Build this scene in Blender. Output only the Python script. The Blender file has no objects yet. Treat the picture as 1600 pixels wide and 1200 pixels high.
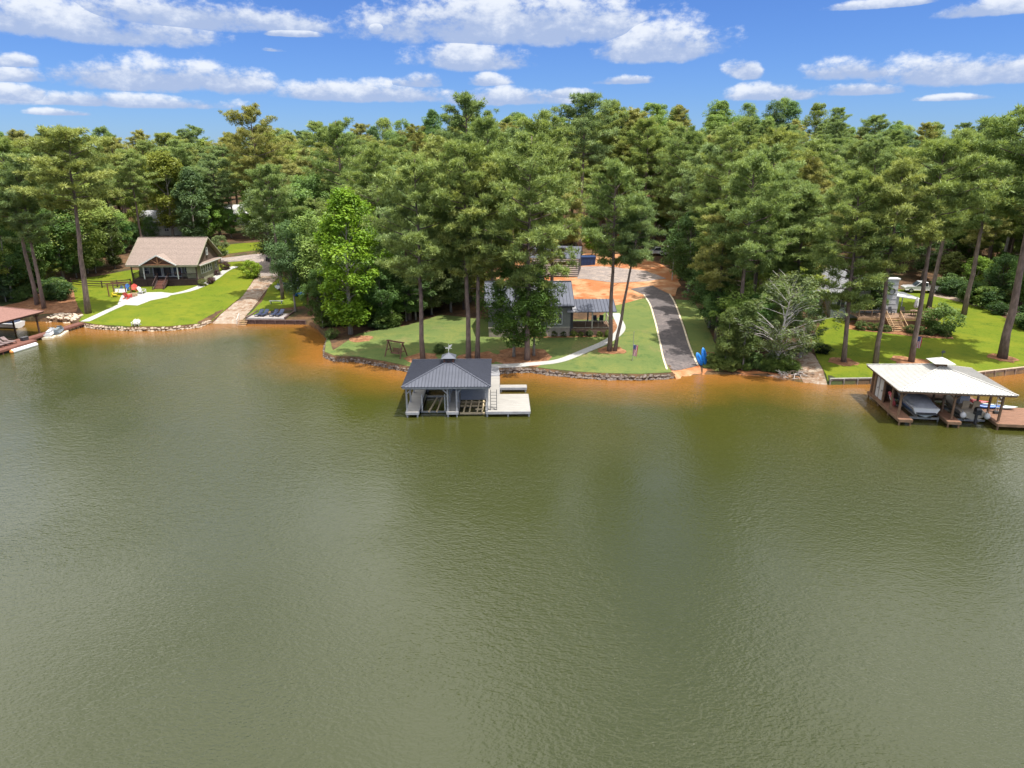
import bpy, math, random
import numpy as np
from mathutils import Vector, Matrix
from mathutils.geometry import delaunay_2d_cdt

random.seed(7)
scene = bpy.context.scene
COL = scene.collection
R = math.radians

# ------------------------------------------------------------------ camera
CAM_H, PITCH, FPX = 23.5, R(18.4), 1067.0
cam_data = bpy.data.cameras.new('camera')
cam_data.sensor_width = 36.0
cam_data.lens = 36.0 * FPX / 1600.0
cam_data.clip_start = 0.5
cam_data.clip_end = 6000.0
cam = bpy.data.objects.new('camera', cam_data)
COL.objects.link(cam)
cam.location = (0, 0, CAM_H)
cam.rotation_euler = (math.pi / 2 - PITCH, 0, 0)
scene.camera = cam

# ------------------------------------------------------------------ sky, sun, exposure
SUN_EL, SUN_AZ = R(71), R(118)          # azimuth clockwise from +Y (straight ahead)
scene.view_settings.view_transform = 'Standard'
scene.view_settings.look = 'None'
scene.view_settings.exposure = 0.6
scene.view_settings.gamma = 1.0
scene.render.engine = 'CYCLES'
scene.cycles.use_denoising = True
scene.cycles.max_bounces = 5
scene.cycles.diffuse_bounces = 2
scene.cycles.glossy_bounces = 2
scene.cycles.transmission_bounces = 4
scene.cycles.transparent_max_bounces = 6
scene.cycles.caustics_reflective = False
scene.cycles.caustics_refractive = False

sun_data = bpy.data.lights.new('sun', 'SUN')
sun_data.energy = 5.0
sun_data.angle = R(0.53)
sun_data.color = (1.0, 0.955, 0.88)
sun = bpy.data.objects.new('sun', sun_data)
COL.objects.link(sun)
sv = Vector((math.sin(SUN_AZ) * math.cos(SUN_EL), math.cos(SUN_AZ) * math.cos(SUN_EL), math.sin(SUN_EL)))
sun.rotation_euler = sv.to_track_quat('Z', 'Y').to_euler()
sun.location = sv * 300

world = bpy.data.worlds.new('World')
scene.world = world
world.use_nodes = True
wt = world.node_tree
wt.nodes.clear()


class NT:
    """Small helper for building node graphs."""
    def __init__(self, tree):
        self.t = tree

    def node(self, kind, **kw):
        n = self.t.nodes.new(kind)
        for k, v in kw.items():
            setattr(n, k, v)
        return n

    def link(self, a, b):
        self.t.links.new(a, b)

    def m(self, op, a, b=None, c=None, clamp=False):
        n = self.node('ShaderNodeMath', operation=op, use_clamp=clamp)
        for i, v in enumerate((a, b, c)):
            if v is None:
                continue
            if isinstance(v, (int, float)):
                n.inputs[i].default_value = v
            else:
                self.link(v, n.inputs[i])
        return n.outputs[0]

    def mixc(self, fac, a, b, blend='MIX'):
        n = self.node('ShaderNodeMix', data_type='RGBA', blend_type=blend)
        for sock, v in ((n.inputs[0], fac), (n.inputs[6], a), (n.inputs[7], b)):
            if isinstance(v, (int, float)):
                sock.default_value = v
            elif isinstance(v, (tuple, list)):
                sock.default_value = (*v[:3], 1)
            else:
                self.link(v, sock)
        return n.outputs[2]

    def ramp(self, fac, stops):
        n = self.node('ShaderNodeMapRange', interpolation_type='SMOOTHSTEP')
        n.inputs[1].default_value, n.inputs[2].default_value = stops
        self.link(fac, n.inputs[0])
        return n.outputs[0]

    def noise(self, vec, scale, detail=4, rough=0.55, dims='3D'):
        n = self.node('ShaderNodeTexNoise', noise_dimensions=dims)
        n.inputs['Scale'].default_value = scale
        n.inputs['Detail'].default_value = detail
        n.inputs['Roughness'].default_value = rough
        if vec is not None:
            self.link(vec, n.inputs['Vector'])
        return n


def pix_dir(px, py):
    """World direction through a point of the 1600 x 1200 photograph."""
    u, v = (px - 800) / FPX, (600 - py) / FPX
    c, s = math.cos(PITCH), math.sin(PITCH)
    return Vector((u, c + v * s, -s + v * c)).normalized()


def build_world():
    g = NT(wt)
    out = g.node('ShaderNodeOutputWorld')
    bg = g.node('ShaderNodeBackground')
    g.link(bg.outputs[0], out.inputs[0])
    sky = g.node('ShaderNodeTexSky', sky_type='NISHITA')
    sky.sun_disc = False
    sky.sun_elevation = SUN_EL
    sky.sun_rotation = SUN_AZ
    sky.altitude = 200
    sky.air_density = 1.0
    sky.dust_density = 0.2
    sky.ozone_density = 2.5
    tc = g.node('ShaderNodeTexCoord')
    nrm = g.node('ShaderNodeVectorMath', operation='NORMALIZE')
    g.link(tc.outputs['Generated'], nrm.inputs[0])
    sep = g.node('ShaderNodeSeparateXYZ')
    g.link(nrm.outputs[0], sep.inputs[0])
    az = g.m('ARCTAN2', sep.outputs[0], sep.outputs[1])
    el = g.m('ARCSINE', sep.outputs[2])
    # cauliflower warp of the cloud outlines
    cmb = g.node('ShaderNodeCombineXYZ')
    g.link(az, cmb.inputs[0])
    g.link(g.m('MULTIPLY', el, 1.7), cmb.inputs[1])
    n1 = g.noise(cmb.outputs[0], 16, 6, 0.6, '2D')
    n2 = g.noise(cmb.outputs[0], 52, 5, 0.62, '2D')
    n3 = g.noise(cmb.outputs[0], 7, 2, 0.5, '2D')
    w1 = g.m('SUBTRACT', n1.outputs[0], 0.5)
    w2 = g.m('SUBTRACT', n2.outputs[0], 0.5)
    w3 = g.m('SUBTRACT', n3.outputs[0], 0.5)
    azw = g.m('ADD', az, g.m('MULTIPLY', w3, 0.10))
    # the cumulus seen low over the wood: centre x, base y, half width, height
    clouds = [(90, 48, 190, 60), (320, 36, 200, 44), (465, 55, 38, 12), (800, 52, 260, 80), (725, 100, 95, 46),
              (600, 50, 22, 18), (1035, 82, 128, 60), (265, 132, 150, 48), (20, 122, 55, 24), (25, 152, 46, 26), (8, 100, 40, 20),
              (200, 163, 130, 20), (570, 152, 160, 30), (655, 132, 46, 24), (762, 130, 40, 20), (800, 158, 110, 26), (1183, 116, 36, 30),
              (1328, 118, 50, 30), (1450, 124, 100, 44), (1575, 120, 100, 42), (1205, 151, 66, 26), (1330, 145, 56, 19),
              (970, 129, 44, 13), (1390, 8, 80, 14), (1560, 18, 70, 26), (440, 80, 20, 6), (100, 178, 40, 10),
              (1480, 155, 60, 9), (880, 150, 70, 16), (-180, 90, 120, 40), (-150, 150, 150, 30), (1800, 90, 120, 40), (1850, 150, 120, 26)]
    best = tone = None
    for (cx, by, hw, hh) in clouds:
        d0 = pix_dir(cx, by)
        a0, e0 = math.atan2(d0.x, d0.y), math.asin(d0.z)
        d1 = pix_dir(cx, by - hh)
        eh = math.asin(d1.z) - e0
        ah = hw / FPX * 0.97
        u = g.m('MULTIPLY_ADD', azw, 1 / ah, -a0 / ah)
        v = g.m('MULTIPLY_ADD', el, 1 / eh, -e0 / eh)
        vv = g.m('MAXIMUM', v, g.m('MULTIPLY', v, -3.2))
        r = g.m('SUBTRACT', 1.0, g.m('ADD', g.m('MULTIPLY', u, u), g.m('MULTIPLY', vv, vv)))
        if best is None:
            best, tone = r, v
        else:
            gt = g.m('GREATER_THAN', r, best)
            mx = g.node('ShaderNodeMix', data_type='FLOAT')
            g.link(gt, mx.inputs[0]); g.link(tone, mx.inputs[2]); g.link(v, mx.inputs[3])
            tone = mx.outputs[0]
            best = g.m('MAXIMUM', r, best)
    best = g.m('MAXIMUM', best, -3.0)
    dens = g.m('ADD', best, g.m('MULTIPLY', w1, 2.1))
    dens = g.m('ADD', dens, g.m('MULTIPLY', w2, 0.8))
    a_low = g.ramp(dens, (0.0, 0.75))
    # unseen broken cloud overhead, made brighter than the low cumulus to grey the water
    zc = g.m('MAXIMUM', sep.outputs[2], 0.12)
    pl = g.node('ShaderNodeCombineXYZ')
    g.link(g.m('DIVIDE', sep.outputs[0], zc), pl.inputs[0])
    g.link(g.m('DIVIDE', sep.outputs[1], zc), pl.inputs[1])
    hi = g.noise(pl.outputs[0], 1.1, 7, 0.58, '2D')
    hi2 = g.noise(pl.outputs[0], 2.6, 6, 0.6, '2D')
    a_hi = g.ramp(hi.outputs[0], (0.30, 0.54))
    # light tops, blue-grey bases
    t = g.m('ADD', tone, g.m('MULTIPLY', w2, 1.0))
    t = g.m('ADD', t, g.m('MULTIPLY', w1, 1.8))
    t = g.ramp(t, (-0.1, 0.95))
    t_hi = g.ramp(hi2.outputs[0], (0.35, 0.62))
    grey, white = (2.9, 3.6, 5.2), (6.0, 6.3, 6.8)
    skyc = g.mixc(1.0, sky.outputs[0], (0.345, 0.515, 0.89), 'MULTIPLY')
    low = g.mixc(g.m('MULTIPLY', a_low, .93), skyc, g.mixc(t, grey, white))
    high = g.mixc(g.m('MULTIPLY', a_hi, .93), skyc, g.mixc(t_hi, (11.0, 11.2, 11.6), (17.0, 16.8, 16.4)))
    bg2 = g.node('ShaderNodeBackground')
    g.link(low, bg.inputs[0])
    g.link(high, bg2.inputs[0])
    bg.inputs[1].default_value = bg2.inputs[1].default_value = 0.1
    mx = g.node('ShaderNodeMixShader')
    g.link(g.ramp(el, (R(15.5), R(19.5))), mx.inputs[0])
    g.link(bg.outputs[0], mx.inputs[1])
    g.link(bg2.outputs[0], mx.inputs[2])
    g.link(mx.outputs[0], out.inputs[0])


build_world()

# ------------------------------------------------------------------ materials
MATS = {}


def mat(name, color, rough=0.7, var=0.15, scale=3.0, metal=0.0, bump=0.0, bscale=None, spec=0.4, color2=None, stretch=None, coat=0.0, detail=4):
    """Plain coloured surface with a procedural mottling and fine relief."""
    if name in MATS:
        return MATS[name]
    m = bpy.data.materials.new(name)
    m.use_nodes = True
    g = NT(m.node_tree)
    b = m.node_tree.nodes['Principled BSDF']
    tc = g.node('ShaderNodeTexCoord')
    vec = tc.outputs['Object']
    if stretch:
        mp = g.node('ShaderNodeMapping')
        mp.inputs['Scale'].default_value = stretch
        g.link(vec, mp.inputs[0])
        vec = mp.outputs[0]
    n = g.noise(vec, scale, detail, 0.6)
    f = g.ramp(n.outputs[0], (0.3, 0.7))
    lo = tuple(c * (1 - var) for c in color)
    hi = tuple(min(1, c * (1 + var)) for c in (color2 or color))
    g.link(g.mixc(f, lo, hi), b.inputs['Base Color'])
    b.inputs['Roughness'].default_value = rough
    b.inputs['Metallic'].default_value = metal
    b.inputs['Specular IOR Level'].default_value = spec
    b.inputs['Coat Weight'].default_value = coat
    if bump:
        n2 = g.noise(vec, bscale or scale * 6, 3, 0.6)
        bp = g.node('ShaderNodeBump')
        bp.inputs['Strength'].default_value = bump
        bp.inputs['Distance'].default_value = 0.03
        g.link(n2.outputs[0], bp.inputs['Height'])
        g.link(bp.outputs[0], b.inputs['Normal'])
    MATS[name] = m
    return m


def ground_mat(name, stops, rough=0.95, bump=0.5):
    """stops: list of (colour, noise scale, lo, hi) layered over one another, in world metres."""
    m = bpy.data.materials.new(name)
    m.use_nodes = True
    g = NT(m.node_tree)
    b = m.node_tree.nodes['Principled BSDF']
    geo = g.node('ShaderNodeNewGeometry')
    col = None
    for i, (c, sc, lo, hi) in enumerate(stops):
        if col is None:
            rgb = g.node('ShaderNodeRGB')
            rgb.outputs[0].default_value = (*c, 1)
            col = rgb.outputs[0]
        else:
            off = g.node('ShaderNodeVectorMath', operation='ADD')
            off.inputs[1].default_value = (13.7 * i, 5.1 * i, 0)
            g.link(geo.outputs['Position'], off.inputs[0])
            n = g.noise(off.outputs[0], sc, 5, 0.6)
            col = g.mixc(g.ramp(n.outputs[0], (lo, hi)), col, c)
    g.link(col, b.inputs['Base Color'])
    b.inputs['Roughness'].default_value = rough
    b.inputs['Specular IOR Level'].default_value = 0.2
    n2 = g.noise(geo.outputs['Position'], 9, 4, 0.65)
    bp = g.node('ShaderNodeBump')
    bp.inputs['Strength'].default_value = bump
    bp.inputs['Distance'].default_value = 0.08
    g.link(n2.outputs[0], bp.inputs['Height'])
    g.link(bp.outputs[0], b.inputs['Normal'])
    MATS[name] = m
    return m


def leaf_mat(name, trans=0.38):
    m = bpy.data.materials.new(name)
    m.use_nodes = True
    g = NT(m.node_tree)
    m.node_tree.nodes.clear()
    out = g.node('ShaderNodeOutputMaterial')
    oi = g.node('ShaderNodeObjectInfo')
    at = g.node('ShaderNodeAttribute')
    at.attribute_name = 'tint'
    hsv = g.node('ShaderNodeHueSaturation')
    g.link(oi.outputs['Color'], hsv.inputs['Color'])
    g.link(g.m('MULTIPLY_ADD', at.outputs['Fac'], -0.030, 0.515), hsv.inputs['Hue'])
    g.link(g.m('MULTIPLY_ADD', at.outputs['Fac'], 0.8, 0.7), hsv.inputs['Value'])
    d = g.node('ShaderNodeBsdfDiffuse')
    t = g.node('ShaderNodeBsdfTranslucent')
    g.link(hsv.outputs[0], d.inputs[0])
    g.link(g.mixc(1.0, hsv.outputs[0], (1.2, 1.15, 0.7), 'MULTIPLY'), t.inputs[0])
    mx = g.node('ShaderNodeMixShader')
    mx.inputs[0].default_value = trans
    g.link(d.outputs[0], mx.inputs[1])
    g.link(t.outputs[0], mx.inputs[2])
    gl = g.node('ShaderNodeBsdfGlossy')
    gl.inputs['Roughness'].default_value = 0.45
    gl.inputs['Color'].default_value = (0.9, 0.95, 1, 1)
    mx2 = g.node('ShaderNodeMixShader')
    mx2.inputs[0].default_value = 0.012
    g.link(mx.outputs[0], mx2.inputs[1])
    g.link(gl.outputs[0], mx2.inputs[2])
    g.link(mx2.outputs[0], out.inputs[0])
    MATS[name] = m
    return m


# ------------------------------------------------------------------ object helpers
def tag(o, label=None, cat=None, group=None, kind=None):
    if label: o['label'] = label
    if cat: o['category'] = cat
    if group: o['group'] = group
    if kind: o['kind'] = kind
    return o


def thing(name, label, cat, loc=(0, 0, 0), rz=0.0, group=None):
    o = bpy.data.objects.new(name, None)
    o.empty_display_size = 0.3
    COL.objects.link(o)
    o.location = loc
    o.rotation_euler = (0, 0, rz)
    return tag(o, label, cat, group)


def copy_tree(o, parent=None):
    c = o.copy()
    COL.objects.link(c)
    c.parent = parent
    for ch in o.children:
        copy_tree(ch, c)
    return c


def mesh_np(name, verts, faces_flat, sizes, material, smooth=False, tint=None):
    """Fast mesh from numpy arrays; every face has the same number of corners (sizes)."""
    me = bpy.data.meshes.new(name)
    nv, nl = len(verts), len(faces_flat)
    nf = nl // sizes
    me.vertices.add(nv)
    me.vertices.foreach_set('co', np.asarray(verts, np.float32).ravel())
    me.loops.add(nl)
    me.loops.foreach_set('vertex_index', np.asarray(faces_flat, np.int32))
    me.polygons.add(nf)
    me.polygons.foreach_set('loop_start', np.arange(0, nl, sizes, dtype=np.int32))
    if tint is not None:
        a = me.attributes.new('tint', 'FLOAT', 'FACE')
        a.data.foreach_set('value', np.asarray(tint, np.float32))
    me.update(calc_edges=True)
    if smooth:
        me.polygons.foreach_set('use_smooth', np.ones(nf, bool))
    me.materials.append(material)
    return me


class MB:
    """Collects shapes; build() links them as ONE mesh object."""
    def __init__(self):
        self.v, self.f = [], []

    def add(self, vs, fs):
        k = len(self.v)
        self.v += [tuple(p) for p in vs]
        self.f += [tuple(i + k for i in f) for f in fs]
        return self

    def box(self, cx, cy, cz, sx, sy, sz, rz=0.0, M=None):
        c, s = math.cos(rz), math.sin(rz)
        vs = []
        for dz in (-.5, .5):
            for dx, dy in ((-.5, -.5), (.5, -.5), (.5, .5), (-.5, .5)):
                x, y = dx * sx, dy * sy
                vs.append(Vector((cx + x * c - y * s, cy + x * s + y * c, cz + dz * sz)))
        if M: vs = [M @ p for p in vs]
        return self.add(vs, [(3, 2, 1, 0), (4, 5, 6, 7), (0, 1, 5, 4), (1, 2, 6, 5), (2, 3, 7, 6), (3, 0, 4, 7)])

    def bx(self, x0, x1, y0, y1, z0, z1):
        return self.box((x0 + x1) / 2, (y0 + y1) / 2, (z0 + z1) / 2, abs(x1 - x0), abs(y1 - y0), abs(z1 - z0))

    def beam(self, p0, p1, w, h=None):
        h = h or w
        p0, p1 = Vector(p0), Vector(p1)
        d = (p1 - p0).normalized()
        up = Vector((0, 0, 1)) if abs(d.z) < 0.95 else Vector((0, 1, 0))
        sx = d.cross(up).normalized() * (w / 2)
        sy = sx.cross(d).normalized() * (h / 2)
        vs = [p + a * sx + b * sy for p in (p0, p1) for a, b in ((-1, -1), (1, -1), (1, 1), (-1, 1))]
        return self.add(vs, [(0, 1, 2, 3), (7, 6, 5, 4), (0, 4, 5, 1), (1, 5, 6, 2), (2, 6, 7, 3), (3, 7, 4, 0)])

    def tube(self, pts, rad, n=8, cap=True):
        pts = [Vector(p) for p in pts]
        if not hasattr(rad, '__len__'): rad = [rad] * len(pts)
        k = len(self.v)
        ref = None
        for i, p in enumerate(pts):
            d = (pts[min(i + 1, len(pts) - 1)] - pts[max(i - 1, 0)]).normalized()
            if ref is None:
                ref = d.orthogonal().normalized()
            a = (ref - d * ref.dot(d)).normalized()
            ref = a
            b = d.cross(a)
            for j in range(n):
                t = 2 * math.pi * j / n
                self.v.append(tuple(p + (a * math.cos(t) + b * math.sin(t)) * rad[i]))
        for i in range(len(pts) - 1):
            for j in range(n):
                a0, a1 = k + i * n + j, k + i * n + (j + 1) % n
                self.f.append((a0, a1, a1 + n, a0 + n))
        if cap:
            self.f.append(tuple(k + j for j in range(n))[::-1])
            self.f.append(tuple(k + (len(pts) - 1) * n + j for j in range(n)))
        return self

    def cyl(self, x, y, z0, z1, r0, r1=None, n=12):
        return self.tube([(x, y, z0), (x, y, z1)], [r0, r0 if r1 is None else r1], n)

    def loft(self, rings, closed=True, cap=True):
        k, n = len(self.v), len(rings[0])
        for r in rings:
            self.v += [tuple(p) for p in r]
        for i in range(len(rings) - 1):
            for j in range(n if closed else n - 1):
                a, b = k + i * n + j, k + i * n + (j + 1) % n
                self.f.append((a, b, b + n, a + n))
        if cap and closed:
            self.f.append(tuple(k + j for j in range(n))[::-1])
            self.f.append(tuple(k + (len(rings) - 1) * n + j for j in range(n)))
        return self

    def poly(self, pts):
        return self.add(pts, [tuple(range(len(pts)))])

    def slab(self, pts, th):
        """Flat polygon of any tilt, thickened downwards."""
        n = len(pts)
        lo = [(p[0], p[1], p[2] - th) for p in pts]
        return self.add(list(pts) + lo, [tuple(range(n)), tuple(range(2 * n - 1, n - 1, -1))] +
                        [(i, i + n, (i + 1) % n + n, (i + 1) % n) for i in range(n)])

    def ball(self, c, r, sz=1.0, nu=10, nv=7):
        rings = []
        for i in range(nv + 1):
            t = math.pi * i / nv
            rr = max(0.02, math.sin(t))
            rings.append([(c[0] + r * rr * math.cos(2 * math.pi * j / nu), c[1] + r * rr * math.sin(2 * math.pi * j / nu), c[2] - r * sz * math.cos(t)) for j in range(nu)])
        return self.loft(rings)

    def build(self, name, material, parent=None, smooth=False, bevel=0.0):
        me = bpy.data.meshes.new(name)
        me.from_pydata(self.v, [], self.f)
        me.validate()
        me.update()
        me.materials.append(material)
        if smooth:
            me.polygons.foreach_set('use_smooth', [True] * len(me.polygons))
        o = bpy.data.objects.new(name, me)
        COL.objects.link(o)
        o.parent = parent
        if bevel:
            b = o.modifiers.new('bevel', 'BEVEL')
            b.width, b.segments, b.limit_method = bevel, 1, 'ANGLE'
        return o
# ------------------------------------------------------------------ terrain
def plane_pt(px, py, z=0.0):
    """Point of the plane at height z that the photograph shows at (px, py)."""
    d = pix_dir(px, py)
    t = (z - CAM_H) / d.z
    return Vector((d.x * t, d.y * t, z))


SHORE_PX = [(-120, 497), (0, 500), (60, 502), (110, 504), (122, 509), (150, 514), (200, 517), (260, 517), (310, 512), (328, 505), (350, 506), (380, 505),
            (470, 506), (484, 508), (496, 514), (512, 530), (508, 546), (507, 558), (520, 564), (560, 566), (600, 573), (636, 581), (680, 584),
            (760, 585), (800, 582), (830, 582), (860, 586), (900, 590), (950, 593), (1000, 594), (1050, 591), (1062, 589), (1095, 585),
            (1150, 585), (1200, 588), (1250, 597), (1296, 601), (1360, 600), (1440, 599), (1520, 592), (1600, 583), (1700, 574)]
_sh = [plane_pt(x, y) for x, y in SHORE_PX]
SHX = np.array([-600., -260.] + [p.x for p in _sh] + [130., 600.])
SHY = np.array([150., 112.] + [p.y for p in _sh] + [84., 110.])
for i in range(1, len(SHX)):                     # keep x strictly increasing
    if SHX[i] <= SHX[i - 1]:
        SHX[i] = SHX[i - 1] + 0.15


def sm(a, b, x):
    t = np.clip((x - a) / (b - a), 0, 1)
    return t * t * (3 - 2 * t)


def shore_dist(x, y):
    x, y = np.asarray(x, float), np.asarray(y, float)
    best = np.full(x.shape, 1e9)
    for i in range(len(SHX) - 1):
        ax, ay, bx, by = SHX[i], SHY[i], SHX[i + 1], SHY[i + 1]
        dx, dy = bx - ax, by - ay
        t = np.clip(((x - ax) * dx + (y - ay) * dy) / (dx * dx + dy * dy), 0, 1)
        best = np.minimum(best, np.hypot(x - ax - t * dx, y - ay - t * dy))
    return np.where(y > np.interp(x, SHX, SHY), best, -best)


_dd = np.arange(0, 700, 1.0)


def _smooth(kx, kz):
    z = np.interp(_dd, kx, kz)
    k = np.ones(9) / 9
    zp = np.concatenate([np.full(4, z[0]) - np.arange(4, 0, -1) * (z[1] - z[0]), z, np.full(4, z[-1])])
    return np.convolve(zp, k, 'valid')


PC = _smooth([0, 15, 40, 60, 103, 145, 190, 260, 700], [.55, 1.2, 2.2, 3.6, 6.6, 16, 25, 30, 34])
PL = _smooth([0, 10, 22, 50, 100, 140, 200, 270, 700], [.5, 1.1, 2.2, 4.0, 8.5, 14, 18, 20, 22])
# where the bank runs down to the water as a ramp or beach: (x0, x1)
RAMPS = [(plane_pt(330, 505).x - .3, plane_pt(372, 505).x + .3), (plane_pt(1056, 589).x, plane_pt(1098, 585).x), (plane_pt(1250, 597).x, plane_pt(1294, 601).x)]
BEACH = (plane_pt(1098, 585).x, plane_pt(1250, 597).x)


def zt(x, y):
    x, y = np.asarray(x, float), np.asarray(y, float)
    d = shore_dist(x, y)
    wl = 1 - sm(-45, -22, x)
    dp = np.clip(d, 0, 690)
    h = wl * np.interp(dp, _dd, PL) + (1 - wl) * np.interp(dp, _dd, PC)
    h = h + sm(60, 200, dp) * (2.2 * np.sin(x * .021 + 1.3) + 1.5 * np.sin(x * .043 + y * .012))
    az = np.arctan2(x, np.maximum(y, 1))
    h = h - sm(120, 230, dp) * 7 * np.exp(-((az - .50) / .07) ** 2)
    low = np.zeros_like(x)
    for a, b in RAMPS:
        low = np.maximum(low, sm(a - .5, a + .2, x) * (1 - sm(b - .2, b + .5, x)))
    low = np.maximum(low, .75 * sm(BEACH[0] - .5, BEACH[0] + .5, x) * (1 - sm(BEACH[1] - .5, BEACH[1] + .5, x)))
    low = np.maximum(low, .8 * (1 - sm(-86, -82, x)))
    h = h - low * .55 * np.exp(-dp / 4.0)
    h = h + .05 * np.sin(x * .6 + 1) * np.sin(y * .5) * sm(1, 6, dp)
    bed = -.12 + np.minimum(d, 0) * .16
    bed = np.maximum(bed, -4)
    return np.where(d > 0.05, h, bed + (h - bed) * sm(-.12, .05, d))


def gz(x, y):
    return float(zt(np.array([x]), np.array([y]))[0])


def ground_pts(pixels):
    """Points of the terrain seen at these photograph positions (marched along the rays)."""
    P = np.array([pix_dir(*p) for p in pixels])
    t = np.full(len(P), 40.0)
    lo = t.copy()
    done = np.zeros(len(P), bool)
    for _ in range(260):
        x, y, z = P[:, 0] * t, P[:, 1] * t, CAM_H + P[:, 2] * t
        hit = z < zt(x, y)
        done |= hit
        lo = np.where(done, lo, t)
        t = np.where(done, t, t + 1.4)
        if done.all(): break
    hi = t
    for _ in range(14):
        mid = (lo + hi) / 2
        below = CAM_H + P[:, 2] * mid < zt(P[:, 0] * mid, P[:, 1] * mid)
        hi = np.where(below, mid, hi)
        lo = np.where(below, lo, mid)
    return [Vector((P[i, 0] * hi[i], P[i, 1] * hi[i], CAM_H + P[i, 2] * hi[i])) for i in range(len(P))]


def G(px, py):
    return ground_pts([(px, py)])[0]


def top_height(p, py):
    """Height above p of a vertical thing standing at p whose top shows at photograph row py."""
    v = (600 - py) / FPX
    c, s = math.cos(PITCH), math.sin(PITCH)
    return CAM_H + p.y * (v * c - s) / (c + v * s) - p.z


def to_pix(p):
    c, s = math.cos(PITCH), math.sin(PITCH)
    dz = p[2] - CAM_H
    zc = p[1] * c - dz * s
    return 800 + FPX * p[0] / zc, 600 - FPX * (dz * c + p[1] * s) / zc


forest_floor = ground_mat('forest_floor', [((0.070, 0.042, 0.024), 1, 0, 1), ((0.133, 0.073, 0.036), .35, .42, .62), ((0.038, 0.052, 0.017), .12, .50, .66), ((0.035, 0.024, 0.015), 2.2, .50, .72)])
clay_soil = ground_mat('clay_soil', [((0.3240, 0.1275, 0.0496), 1, 0, 1), ((0.4140, 0.2295, 0.1200), .30, .42, .60), ((0.2700, 0.0723, 0.0224), .25, .56, .70), ((0.4500, 0.3060, 0.1920), .16, .54, .68), ((0.2970, 0.1530, 0.0800), 2.5, .5, .7)])
lawn_far = ground_mat('lawn_bright', [((0.0896, 0.1295, 0.0050), 1, 0, 1), ((0.1352, 0.1535, 0.0078), .22, .42, .62), ((0.0608, 0.0996, 0.0040), .55, .5, .68), ((0.1144, 0.1419, 0.0068), 4, .45, .6)], bump=.6)
lawn_mid = ground_mat('lawn_mown', [((0.100, 0.134, 0.038), 1, 0, 1), ((0.138, 0.156, 0.041), .20, .44, .60), ((0.067, 0.109, 0.030), .6, .48, .66), ((0.167, 0.149, 0.057), .13, .58, .68), ((0.103, 0.138, 0.038), 4, .45, .6)], bump=.6)
pine_straw = ground_mat('pine_straw', [((0.210, 0.097, 0.046), 1, 0, 1), ((0.302, 0.160, 0.084), .8, .45, .65), ((0.118, 0.054, 0.030), 2.5, .5, .66)])
concrete = ground_mat('concrete', [((0.3590, 0.3502, 0.3265), 1, 0, 1), ((0.2992, 0.2904, 0.2693), .7, .5, .7), ((0.3951, 0.3828, 0.3590), 6, .45, .62)], rough=.8, bump=.1)
asphalt = ground_mat('asphalt', [((0.103, 0.090, 0.088), 1, 0, 1), ((0.159, 0.134, 0.126), .5, .45, .65), ((0.079, 0.067, 0.069), 3, .5, .65)], rough=.85, bump=.25)
gravel = ground_mat('gravel', [((0.241, 0.204, 0.185), 1, 0, 1), ((0.322, 0.262, 0.223), .6, .45, .65), ((0.169, 0.139, 0.127), 3, .5, .65)], bump=.6)
ramp_dirt = ground_mat('ramp_dirt', [((0.2808, 0.2189, 0.1650), 1, 0, 1), ((0.2020, 0.1262, 0.0799), .7, .46, .60), ((0.3479, 0.3010, 0.2501), 1.6, .52, .66), ((0.1404, 0.0874, 0.0533), 3, .58, .7)], bump=.8)

xs = np.unique(np.round(np.concatenate([np.linspace(-600, -110, 40), np.arange(-110, 100, .7), np.linspace(100, 600, 40), SHX]), 3))
ss = np.unique(np.concatenate([np.linspace(-400, -30, 20), np.arange(-30, -3, 1.0), np.arange(-3, 3, .16), np.arange(3, 60, 1.0), np.arange(60, 300, 4.0), np.linspace(300, 900, 20)]))
XX, SS = np.meshgrid(xs, ss)
YY = SS + np.interp(XX, SHX, SHY)
ZZ = zt(XX, YY)
nr, nc = XX.shape
idx = np.arange(nr * nc).reshape(nr, nc)
quads = np.stack([idx[:-1, :-1], idx[:-1, 1:], idx[1:, 1:], idx[1:, :-1]], -1).reshape(-1)
gm = mesh_np('ground', np.stack([XX, YY, ZZ], -1).reshape(-1, 3), quads, 4, forest_floor, smooth=True)
ground = bpy.data.objects.new('ground', gm)
COL.objects.link(ground)
tag(ground, kind='structure')


def inside(poly, x, y):
    """Vectorised point in polygon."""
    x, y = np.asarray(x, float), np.asarray(y, float)
    r = np.zeros(x.shape, bool)
    n = len(poly)
    for i in range(n):
        x1, y1 = poly[i][0], poly[i][1]
        x2, y2 = poly[(i + 1) % n][0], poly[(i + 1) % n][1]
        if y1 == y2: continue
        c = ((y1 > y) != (y2 > y)) & (x < (x2 - x1) * (y - y1) / (y2 - y1) + x1)
        r ^= c
    return r


def resample(poly, step, wob=0.0, rnd=None):
    out = []
    n = len(poly)
    for i in range(n):
        a, b = Vector(poly[i][:2]), Vector(poly[(i + 1) % n][:2])
        k = max(1, int((b - a).length / step))
        for j in range(k):
            p = a.lerp(b, j / k)
            if wob and rnd:
                p = p + Vector((rnd.uniform(-wob, wob), rnd.uniform(-wob, wob)))
            out.append(p)
    return out


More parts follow.
